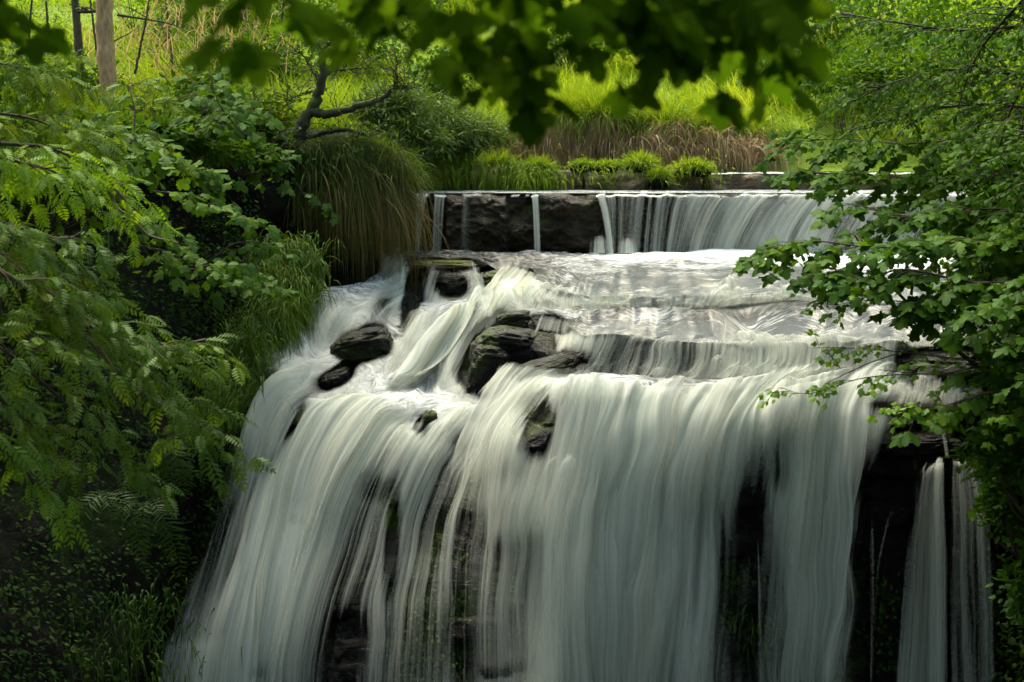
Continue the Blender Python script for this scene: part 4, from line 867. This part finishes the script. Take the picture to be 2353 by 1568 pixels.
# willowy grey green bushes beyond the outcrop
for x, y, Y, r_, lb in [(900,255,23.2,.55,'grey green willowy bush at the foot of the twisted tree'), (985,290,23.8,.75,'rounded grey green bush left of the ledge'), (1080,310,24.4,.6,'grey green bush right of the rounded one'), (930,330,22.9,.6,'low dark bush spilling over the left bank'), (1010,350,24.2,.5,'low leafy clump above the left end of the ledge')]:
    bush('bush', P(x, y, Y), (r_, r_ * .8, r_ * .62), int(5200 * r_), NARROW, .14, M['grey'], lb, 'grey green bushes by the river', rnd0=.45)

# ------------------------------------------------------------------ leafy branches
def spray(name, path, Y0, Y1, label, cat, kind, mat, size, nside=10, slen=.5, r0=.012, group=None, twmat='twig', plane=(1, .6, .35), dens=1.0, droop=.25, rnd0=.5, back=.0, extra=0):
    """a branch along a traced path with side twigs; leaves sit along the twigs"""
    W = np.array([P(a, b, Y0 + (Y1 - Y0) * k / (len(path) - 1)) for k, (a, b) in enumerate(path)]); c = curve(W, 60)
    root = empty(name, c[0], label, cat, group); wd = MB(); wd.tube(c, r0, r0 * .25, 7, .12); wd.build('stem', M[twmat], root, True)
    tw = MB(); pos, dr, tn = [], [], []
    tang = nrm(np.gradient(c, axis=0)); pl = np.array(plane)
    for k in range(nside):
        i = int(4 + 54 * (k + rng.random()) / nside); p = c[i]; sd = -1 if k % 2 else 1
        per = nrm(np.cross(tang[i], UP + rng.normal(0, .5, 3))) * sd
        d = nrm((tang[i] * rng.uniform(.4, 1.0) + per * rng.uniform(.5, 1.1) + rng.normal(0, .35, 3)) * pl - UP * droop * rng.random())
        l = slen * rng.uniform(.5, 1.15) * (1 - .45 * i / 60); q = curve([p, p + d * l * .5 + UP * .04 * l, p + d * l - UP * droop * l * .5], 12)
        tw.tube(q, r0 * .35, r0 * .1, 5); tt = rng.random()
        m = max(2, int(l * dens * 14 / (size * 8)))
        for t in np.linspace(.25, 1, m):
            b = q[min(11, int(t * 11))]; dd = nrm(q[min(11, int(t * 11))] - q[max(0, int(t * 11) - 2)] + 1e-6)
            for s2 in (-1, 1):
                sdv = nrm(np.cross(dd, UP)) * s2; e = dd * rng.uniform(.3, .9) + sdv * rng.uniform(.5, 1) + rng.normal(0, .25, 3) - UP * rng.uniform(0, .5)
                e = nrm(e); st = b + e * size * rng.uniform(.1, .5); pos.append(st); dr.append(e); tn.append(tt)
        pos.append(q[-1]); dr.append(nrm(q[-1] - q[-3])); tn.append(tt)
    pos, dr, tn = np.array(pos), np.array(dr), np.array(tn)
    tw.build('twigs', M[twmat], root, True); lf = MB()
    scatter(lf, kind, pos, dr, nrm(UP + np.array([0, -.55, 0]) + rng.normal(0, .3, pos.shape)), size * rng.uniform(.7, 1.15, len(pos)), np.clip(tn * .45 + rng.random(len(pos)) * .55 + rnd0 - .5, 0, 1))
    lf.build('foliage', M[mat], root)
    return root
# --- foreground blurred sycamore leaves at the top
FG = [([(1000,-260),(960,-120),(880,-20),(800,50)],2.7,2.9,'blurred sycamore spray at the left end of the top leaves'),
      ([(760,-260),(680,-140),(620,-40),(580,30)],2.6,2.7,'soft green leaf spray at the upper left of the foreground'),
      ([(1050,-240),(1040,-80),(980,30),(900,90)],2.8,3.0,'foreground spray above the twisted tree'),
      ([(1180,-240),(1150,-60),(1165,90),(1195,225)],2.8,3.0,'dark foreground spray hanging above the bright grass'),
      ([(1300,-240),(1270,-60),(1230,60),(1130,160)],2.9,3.1,'foreground spray reaching down left at the centre'),
      ([(1400,-240),(1390,-60),(1370,60),(1330,150)],2.9,3.1,'dense dark spray in the middle of the top leaves'),
      ([(1500,-260),(1540,-90),(1560,50),(1580,160)],2.9,3.1,'lowest hanging foreground spray right of the centre'),
      ([(1660,-260),(1690,-90),(1720,40),(1770,130)],2.9,3.1,'foreground spray with the large dark leaf at its tip'),
      ([(1850,-260),(1800,-90),(1740,0),(1680,80)],2.8,3.0,'foreground spray below the upper right twigs'),
      ([(1480,-260),(1440,-60),(1470,60),(1460,120)],3.0,3.2,'thin foreground spray between two dense ones'),
      ([(900,-260),(1050,-120),(1250,-30),(1500,20)],2.7,2.8,'long foreground branch running along the top edge'),
      ([(1950,-260),(1880,-120),(1830,-30),(1760,30)],2.9,3.0,'foreground spray at the right end of the top leaves'),
      ([(-240,-200),(-120,-60),(-60,20),(-30,80)],3.2,3.3,'dark blurred leaves in the top left corner')]
for i, (pth, a, b, lb) in enumerate(FG):
    pth = [(x_, y_ - 55) for x_, y_ in pth]
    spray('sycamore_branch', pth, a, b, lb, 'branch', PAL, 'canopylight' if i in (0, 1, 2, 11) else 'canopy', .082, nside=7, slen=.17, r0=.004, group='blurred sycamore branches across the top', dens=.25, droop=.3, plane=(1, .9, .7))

# --- right hand sycamore
RS = [([(2600,560),(2400,560),(2200,560),(2020,570),(1870,555),(1760,575)],11.5,12.6,'long sycamore branch reaching left across the weir curtain',.115,34,.6),
      ([(2620,480),(2450,500),(2280,480),(2120,500),(1960,470)],11.8,12.8,'sycamore branch above the long one',.11,30,.7),
      ([(2600,640),(2420,640),(2250,650),(2080,620),(1990,640),(1930,620)],11.2,12.2,'sycamore branch over the right end of the pool',.12,32,.58),
      ([(2600,760),(2450,740),(2330,700),(2200,690),(2080,700)],11.0,11.8,'lower sycamore branch with broad dark leaves',.125,26,.6),
      ([(2600,400),(2450,420),(2300,400),(2150,420),(1980,400),(1850,400)],12.4,13.6,'sycamore branch crossing the brown ledge',.10,32,.75),
      ([(2600,300),(2450,320),(2280,310),(2100,330),(1930,320),(1800,330)],13,14.2,'high sycamore branch right of the brown tussocks',.10,32,.75),
      ([(2600,880),(2500,800),(2420,720),(2380,640)],10.6,11,'dark branch hanging at the right edge',.12,22,.6),
      ([(2500,1000),(2420,930),(2300,900),(2180,930),(2080,960)],11.0,11.4,'low bright leaved branch over the black shelf',.12,11,.42)]
for pth, a, b, lb, sz, ns, sl_ in RS:
    spray('sycamore_branch', pth, a, b, lb, 'branch', PAL, 'syc', sz * 1.05, nside=int(ns * .95), slen=sl_, r0=.014, group='sycamore branches on the right', dens=1.1, droop=.28)
HW = [([(2500,150),(2350,170),(2200,160),(2050,190),(1950,240)],12.5,13.6,'fine twiggy branch at the upper right',),([(2500,60),(2350,60),(2200,70),(2050,50),(1930,30)],12.8,13.6,'fine twiggy branch along the top right edge'),
      ([(2500,260),(2380,250),(2250,240),(2100,260),(1980,300)],12.5,13.4,'fine leaved branch above the sycamore leaves'),([(2500,0),(2400,120),(2320,260),(2280,420)],11.8,12.2,'steep thin branch down the right edge'),
      ([(2450,-100),(2350,0),(2250,120),(2200,250)],12.4,12.8,'thin branch slanting down the upper right corner'),
      ([(2520,480),(2440,420),(2380,340),(2340,260)],10.8,11.2,'dark leafy branch against the right edge')]
for pth, a, b, lb in HW:
    spray('hawthorn_branch', pth, a, b, lb, 'branch', TINY + OVA, 'syc', .055, nside=26, slen=.75, r0=.018, group='fine leaved branches at the upper right', dens=.8, droop=.3, rnd0=.42)
RW = [([(2420,760),(2250,740),(2120,700),(2000,690),(1900,700),(1850,660)],11.6,12.2,'fine rowan like twig hanging below the sycamore leaves',16),([(2420,840),(2250,830),(2080,810),(1950,800),(1860,800)],11.4,12,'thin leafy twig over the second cascade',14),
      ([(2420,900),(2280,870),(2120,860),(1980,870),(1860,905),(1790,890)],11.3,12,'long thin twig with small leaves over the main lip',16),([(2450,1000),(2300,960),(2150,930),(2020,940)],11,11.4,'short leafy twig above the black hollow',10)]
for pth, a, b, lb, ns in RW:
    spray('hazel_twig', pth, a, b, lb, 'branch', OVA + PAL, 'rowanlime', .06, nside=ns, slen=.38, r0=.007, group='thin bright twigs over the right of the fall', dens=.7, droop=.3, rnd0=.3)
def stems(name, lst, Y, label, mat='twig'):
    root = empty(name, P(*lst[0][0][0], Y), label, 'tree')
    for pts, a, b in lst:
        m = MB(); m.tube(curve(np.array([P(x, y, Y) for x, y in pts]), 30), a, b, 8, .1); m.build('stem', M[mat], root, True)
for x_, dx_, Y_, lb in [(60,20,27,'thin sapling stem near the left edge of the hillside'),(115,-14,27.8,'pale sapling stem left of the slim grey trunk'),(400,-30,29,'distant thin stem right of the leaning one'),(640,18,30,'distant thin stem above the twisted tree'),(1860,-40,28,'dark thin stem on the hillside at the upper right')]:
    stems('sapling', [([(x_ + dx_, -60), (x_ + dx_ * .4, 60), (x_, 210)], .012, .03)], Y_, lb, 'bark')
stems('sapling', [([(2420,1150),(2360,980),(2300,880),(2230,800),(2130,690)], .03, .012), ([(2300,880),(2180,790),(2060,670),(2030,640)], .018, .008), ([(2230,800),(2120,800),(2010,830),(1900,880)], .008, .003), ([(2260,840),(2150,860),(2020,850)], .008, .003)], 12.2, 'bare dark stems slanting up behind the sycamore leaves')
# right bank dark shrubs
for x, y, Y, r_, lb, sz in [(2380,1050,11.6,.5,'shaded leafy shrub beside the right hand spout',.08),(2340,1180,11.8,.32,'dark shrub hanging under the leafy one',.07),(2420,880,12.0,.6,'dense dark shrub at the right edge level with the main lip',.09),(2420,1350,11.4,.4,'almost black shrub low at the right edge',.07),(2330,620,14.5,.7,'shadowy bush behind the right hand leaves',.1),(2360,380,15.5,.9,'deep green bush at the right edge near the ledge',.1)]:
    bush('shrub', P(x, y, Y), (r_, r_ * .7, r_), int(2600 * r_), OVA + PAL, sz, M['syc'], lb, 'shrubs on the right bank', cat='shrub', rnd0=.35)

# ------------------------------------------------------------------ left bank vegetation
RO = [([(-160,420),(0,590),(140,690),(260,770),(360,800),(470,780)],8.6,9.4,'long rowan branch with pale stem reaching toward the plume','rowan','paletwig',40,.6,.5),
      ([(-100,560),(60,660),(180,760),(300,880),(420,960),(440,1000)],8.5,9.2,'rowan branch below the long one','rowan','paletwig',36,.55,.5),
      ([(-160,700),(0,800),(120,900),(220,1000),(280,1090)],8.2,8.8,'drooping rowan branch in the lower left','rowan','twig',26,.5,.5),
      ([(-200,480),(-60,520),(60,560),(160,610),(220,700)],8.8,9.4,'dark green rowan branch at the left edge','rowan','twig',28,.5,.4),
      ([(-160,950),(-40,1010),(40,1060),(90,1130)],8,8.4,'bright rowan spray low at the left edge','rowanlime','twig',16,.4,.15),
      ([(-120,760),(-30,860),(30,950),(110,980)],8,8.4,'olive rowan spray at the left edge','rowan','twig',20,.42,.8),
      ([(-160,300),(0,360),(110,390),(200,430)],9.2,9.8,'lime green rowan branch at the left edge','rowanlime','twig',26,.5,.5),
      ([(0,330),(110,340),(180,370),(240,400)],9.6,10.2,'lime green rowan branch right of the edge one','rowanlime','twig',16,.4,.5),
      ([(240,390),(270,440),(310,480),(330,500)],10,10.2,'small lime rowan sprig on a bent grey twig','rowanlime','paletwig',9,.25,.7),
      ([(-160,520),(-40,540),(40,520),(90,560)],9,9.2,'light green sprig at the left edge below the lime branch','rowanlime','paletwig',12,.3,.2),
      ([(-100,250),(60,270),(140,300),(220,330)],12,13,'grey green rowan branch under the tree trunks','rowan','twig',30,.7,.8),
      ([(-100,130),(20,150),(90,170),(150,230)],13,14,'pale rowan branch left of the tree trunks','rowan','twig',30,.7,.85),
      ([(300,330),(310,260),(300,200),(330,190)],15,15.5,'upright grey green rowan shoot by the pale trunk','rowan','twig',16,.55,.8)]
for pth, a, b, lb, mt, tm, ns, sl_, r0_ in RO:
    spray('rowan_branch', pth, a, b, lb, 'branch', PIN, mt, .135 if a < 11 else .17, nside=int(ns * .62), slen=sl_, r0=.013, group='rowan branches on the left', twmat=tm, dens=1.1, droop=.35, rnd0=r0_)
SY = [([(250,330),(330,350),(420,380),(480,410)],17,17.4,'sycamore sapling branch on the upper left bank',.15,16,.7),([(350,440),(430,450),(500,480),(560,510)],16.5,16.9,'tiered sycamore leaves in the dark hollow',.14,12,.5),
      ([(300,560),(380,580),(460,610),(560,600)],15.6,16.2,'sycamore spray low in the dark hollow',.14,16,.55),([(200,480),(270,500),(330,540),(370,600)],14.8,15.2,'dull sycamore spray behind the rowan',.14,14,.6),
      ([(420,620),(500,620),(560,640),(610,660)],17,17.4,'green leaf spray beside the hanging grass',.13,12,.5),([(560,310),(510,250),(490,200),(480,160)],18,18.2,'dark shoot of leaves standing before the hillside',.14,12,.4),
      ([(440,330),(460,270),(500,230),(560,230)],18.4,18.8,'leafy sapling left of the twisted tree',.16,18,.7),([(380,300),(400,240),(430,220),(470,220)],19,19.2,'bright leafy sapling behind the dark shoot',.16,14,.7),
      ([(150,280),(240,300),(300,330),(340,380)],15.6,16,'sycamore branch under the rowan shoot',.15,18,.7),([(560,330),(600,350),(640,380),(650,430)],19.5,19.6,'low leaves at the root of the twisted tree',.12,10,.45),
      ([(480,600),(540,560),(600,560),(640,590)],18.2,18.5,'small leaves at the corner of the hanging grass',.12,10,.4),([(680,420),(700,450),(730,470),(750,500)],20.3,20.4,'single green spray growing out of the hanging grass',.12,5,.35)]
for pth, a, b, lb, sz, ns, sl_ in SY:
    spray('sycamore_sapling', pth, a, b, lb, 'sapling', PAL, 'sycfar', sz, nside=int(ns * .75), slen=sl_, r0=.012, group='sycamore saplings on the left bank', dens=.8, droop=.3)
for x, y, Y, r_, lb in [(20,300,16,.7,'leafy shrub mass at the left edge below the hillside'),(230,360,18,.6,'green shrub at the foot of the pale trunk'),(430,345,20,.55,'shrub in front of the hillside left of centre'),(560,320,21,.4,'small shrub left of the twisted tree roots'),(100,400,14,.8,'dark shrub behind the lime branches'),(-40,190,20,.9,'tall shrub at the left edge on the hillside')]:
    bush('shrub', P(x, y, Y), (r_ * 1.1, r_ * .7, r_ * .7), int(1300 * r_), PAL + OVA, .12, M['sycfar'], lb, 'shrubs on the left bank', cat='shrub', rnd0=.75)
for x, y, Y, r_, lb in [(470,345,18.6,.32,'leafy clump over the earth rim left of the twisted tree'),(560,365,19.3,.3,'leafy clump below the roots of the twisted tree'),(390,330,18.4,.3,'leafy clump on the rim at the upper left bank')]:
    bush('shrub', P(x, y, Y), (r_ * 1.5, r_ * .7, r_ * .7), 420, PAL + OVA, .11, M['sycfar'], lb, 'shrubs on the left bank', cat='shrub', rnd0=.5)
# bare dead twigs
stems('dead_branch', [([(255,395),(280,450),(300,480),(330,520)], .016, .01), ([(255,410),(262,470),(300,500),(340,540),(395,555),(410,560)], .014, .005), ([(262,470),(250,520),(250,580)], .006, .003), ([(0,555),(80,545),(160,545),(190,530)], .008, .003)], 10.4, 'bare pale dead branch hooking down in front of the dark hollow', 'paletwig')
# ferns
def fern(x, y, Y, n, ln, label, spread=1.0, dirx=0.0):
    c = P(x, y, Y); root = empty('fern', c, label, 'fern', 'ferns on the dark left bank')
    for k in range(n):
        a = (k / max(1, n - 1) - .5) * 2 * spread + rng.normal(0, .08); l = ln * rng.uniform(.75, 1.1)
        d = nrm(np.array([math.sin(a) * .8 + dirx, -.6 - .3 * rng.random(), -.05 + .25 * rng.random()])); pts = [c + np.array([rng.normal(0, .04), 0, 0])]; 
        for s in range(22): pts.append(pts[-1] + d * l / 22); d = nrm(d + np.array([0, 0, -.13]))
        pts = np.array(pts); tg = nrm(np.gradient(pts, axis=0)); mb = MB(); pos, dr, sz, up = [], [], [], []
        st = MB(); idx = np.linspace(1, 21.9, 22)
        for q in idx:
            i = int(q); p = pts[i] + (pts[min(i + 1, 22)] - pts[i]) * (q - i); t = q / 22; w_ = l * .26 * math.sin(min(1, t * 1.5 + .12) * math.pi / 2) * (1 - t)**.6 + .01
            side = nrm(np.cross(tg[i], UP + np.array([0, -.5, 0])))
            for sd in (-1, 1): pos.append(p); dr.append(side * sd + tg[i] * (.45 + rng.normal(0, .14)) + rng.normal(0, .1, 3)); sz.append(w_ * rng.uniform(.8, 1.15)); up.append(nrm(np.cross(side, tg[i])))
        scatter(mb, [PNF], np.array(pos), np.array(dr), np.array(up) * 1.0, np.array(sz), np.clip(rng.random() * .6 + rng.random(len(pos)) * .4, 0, 1)); mb.tube(pts, .004, .001, 4) if False else None
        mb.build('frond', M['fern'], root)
PNF = fan([(0, 0), (-.045, .12), (-.06, .35), (-.045, .7), (0, 1), (.045, .7), (.06, .35), (.045, .12)], lambda x, y: -.2 * y * y)
fern(240, 1130, 10.2, 5, .62, 'large fern hanging in the dark at the lower left', 1.2)
fern(335, 1150, 10.5, 4, .6, 'second fern overlapping the large one on its right', 1.0, .2)
fern(400, 1010, 12.5, 5, .62, 'fern nearest to the edge of the plume', .9)
fern(430, 960, 13.5, 4, .5, 'small fern above the one by the plume', .8)
fern(130, 1060, 9.8, 4, .45, 'dim fern left of the large fern', .9)
# creepers and weeds on the dark bank
def on_sheet(A, n, x0, x1, y0, y1):
    px, py = proj(A); m = (px > x0) & (px < x1) & (py > y0) & (py < y1); pts = A[m]; nn = normals(A)[m]
    k = rng.integers(0, len(pts), n); return pts[k] + rng.normal(0, .12, (n, 3)) + nn[k] * .1, nn[k]
pos, nn = on_sheet(LBA, 30000, -200, 560, 420, 1700); cl = fbm(pos[:, 0] * 2.2, pos[:, 1] * 2.2, pos[:, 2] * 2.2, 19, 3); m = cl > -.1; pos, nn, cl = pos[m], nn[m], cl[m]
lf = MB(); scatter(lf, OVA + TINY, pos, nn + rng.normal(0, .7, pos.shape) - UP * .7, nrm(UP + nn + rng.normal(0, .4, pos.shape)), rng.uniform(.03, .065, len(pos)), np.clip(.4 + cl + rng.normal(0, .25, len(pos)), 0, 1))
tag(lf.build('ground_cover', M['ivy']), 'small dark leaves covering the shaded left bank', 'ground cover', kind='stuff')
pos, nn = on_sheet(RBA, 5000, 2200, 2500, 500, 1700); lf = MB(); scatter(lf, OVA + TINY, pos, nn + rng.normal(0, .7, pos.shape) - UP * .6, nrm(UP + nn), rng.uniform(.04, .09, len(pos)))
tag(lf.build('ground_cover', M['ivy']), 'small dark leaves covering the shaded right bank', 'ground cover', kind='stuff')
bank_grass('bank_grass', [(330,1350,13.6,60),(300,1450,13.2,90),(260,1550,12.8,110)], 500, .22, 'ivy', 'dim grass and weeds at the bottom left', rn=(.3, 1))
# weeds behind the thin parts of the fall
S_ = (BASE - NRM * .17)[int(6 * SUB):int(16 * SUB), K['h']:K['j']].reshape(-1, 3); px, py = proj(S_); wgt = blob(px, py, 1715, 1420, 75, 100) + blob(px, py, 1000, 1420, 80, 150) * .7 + blob(px, py, 2030, 1450, 60, 110) * .7
k = rng.choice(len(S_), 2600, p=wgt / wgt.sum()); pos = S_[k] + rng.normal(0, .03, (2600, 3)) ; lf = MB()
scatter(lf, OVA, pos, rng.normal(0, .7, pos.shape) + np.array([0, -.5, -.5]), nrm(UP + np.array([0, -.8, 0]) + rng.normal(0, .3, pos.shape)), rng.uniform(.025, .06, len(pos)))
tag(lf.build('ground_cover', M['ivy']), 'small weeds on the rock behind the thin veils of water', 'ground cover', kind='stuff')

# ------------------------------------------------------------------ trees round the gorge, mostly beyond the frame: their crowns shade it
def big_tree(x, y, zb, h, rad, label, n=5200):
    root = empty('sycamore_tree', (x, y, zb), label, 'tree', 'tall sycamores shading the gorge'); tr = MB()
    top = np.array([x, y, zb + h]); tr.tube(curve([[x, y, zb], [x + .2, y, zb + h * .4], [x, y + .2, zb + h * .75]], 14), .28, .12, 12, .05); tr.build('trunk', M['bark'], root, True)
    c = np.array([x, y, zb + h * .82]); lb = MB(); nc = 60; ends = rdir(nc) * rng.random((nc, 1))**.35 * np.array(rad) + c
    for e in ends[::3]: lb.tube(curve([[x, y, zb + h * .5], (c + e) / 2 - UP * .4, e], 9), .06, .015, 6)
    lb.build('limbs', M['bark'], root, True)
    kk = n // nc; pos = np.repeat(ends, kk, 0) + rng.normal(0, .55, (nc * kk, 3)); lf = MB()
    scatter(lf, PAL, pos, rdir(len(pos), -.8, .3), nrm(UP + rng.normal(0, .3, pos.shape)), rng.uniform(.26, .42, len(pos))); lf.build('crown', M['syc'], root)
BT = [(-7.5,9,-1,8,(3.6,3.8,2.2),'tall sycamore on the left rim above the rowans'),(8.5,11,-1,8,(3.4,3.8,2.4),'tall sycamore on the right rim whose branches reach the fall'),(-5,2,-2,9,(3.8,3.6,2.2),'sycamore behind the viewpoint on the left'),
      (5.5,3,-2,9,(3.8,3.6,2.2),'sycamore behind the viewpoint on the right'),(0,-3,-1,8.5,(4,3.6,2.2),'sycamore directly behind the viewpoint'),(9,17,0,7,(2.6,2.8,2.2),'sycamore on the right bank level with the weir'),
      (-9,15.5,0,7,(2.6,2.6,2.0),'sycamore on the left bank level with the plume')]
for b_ in BT: big_tree(*b_)
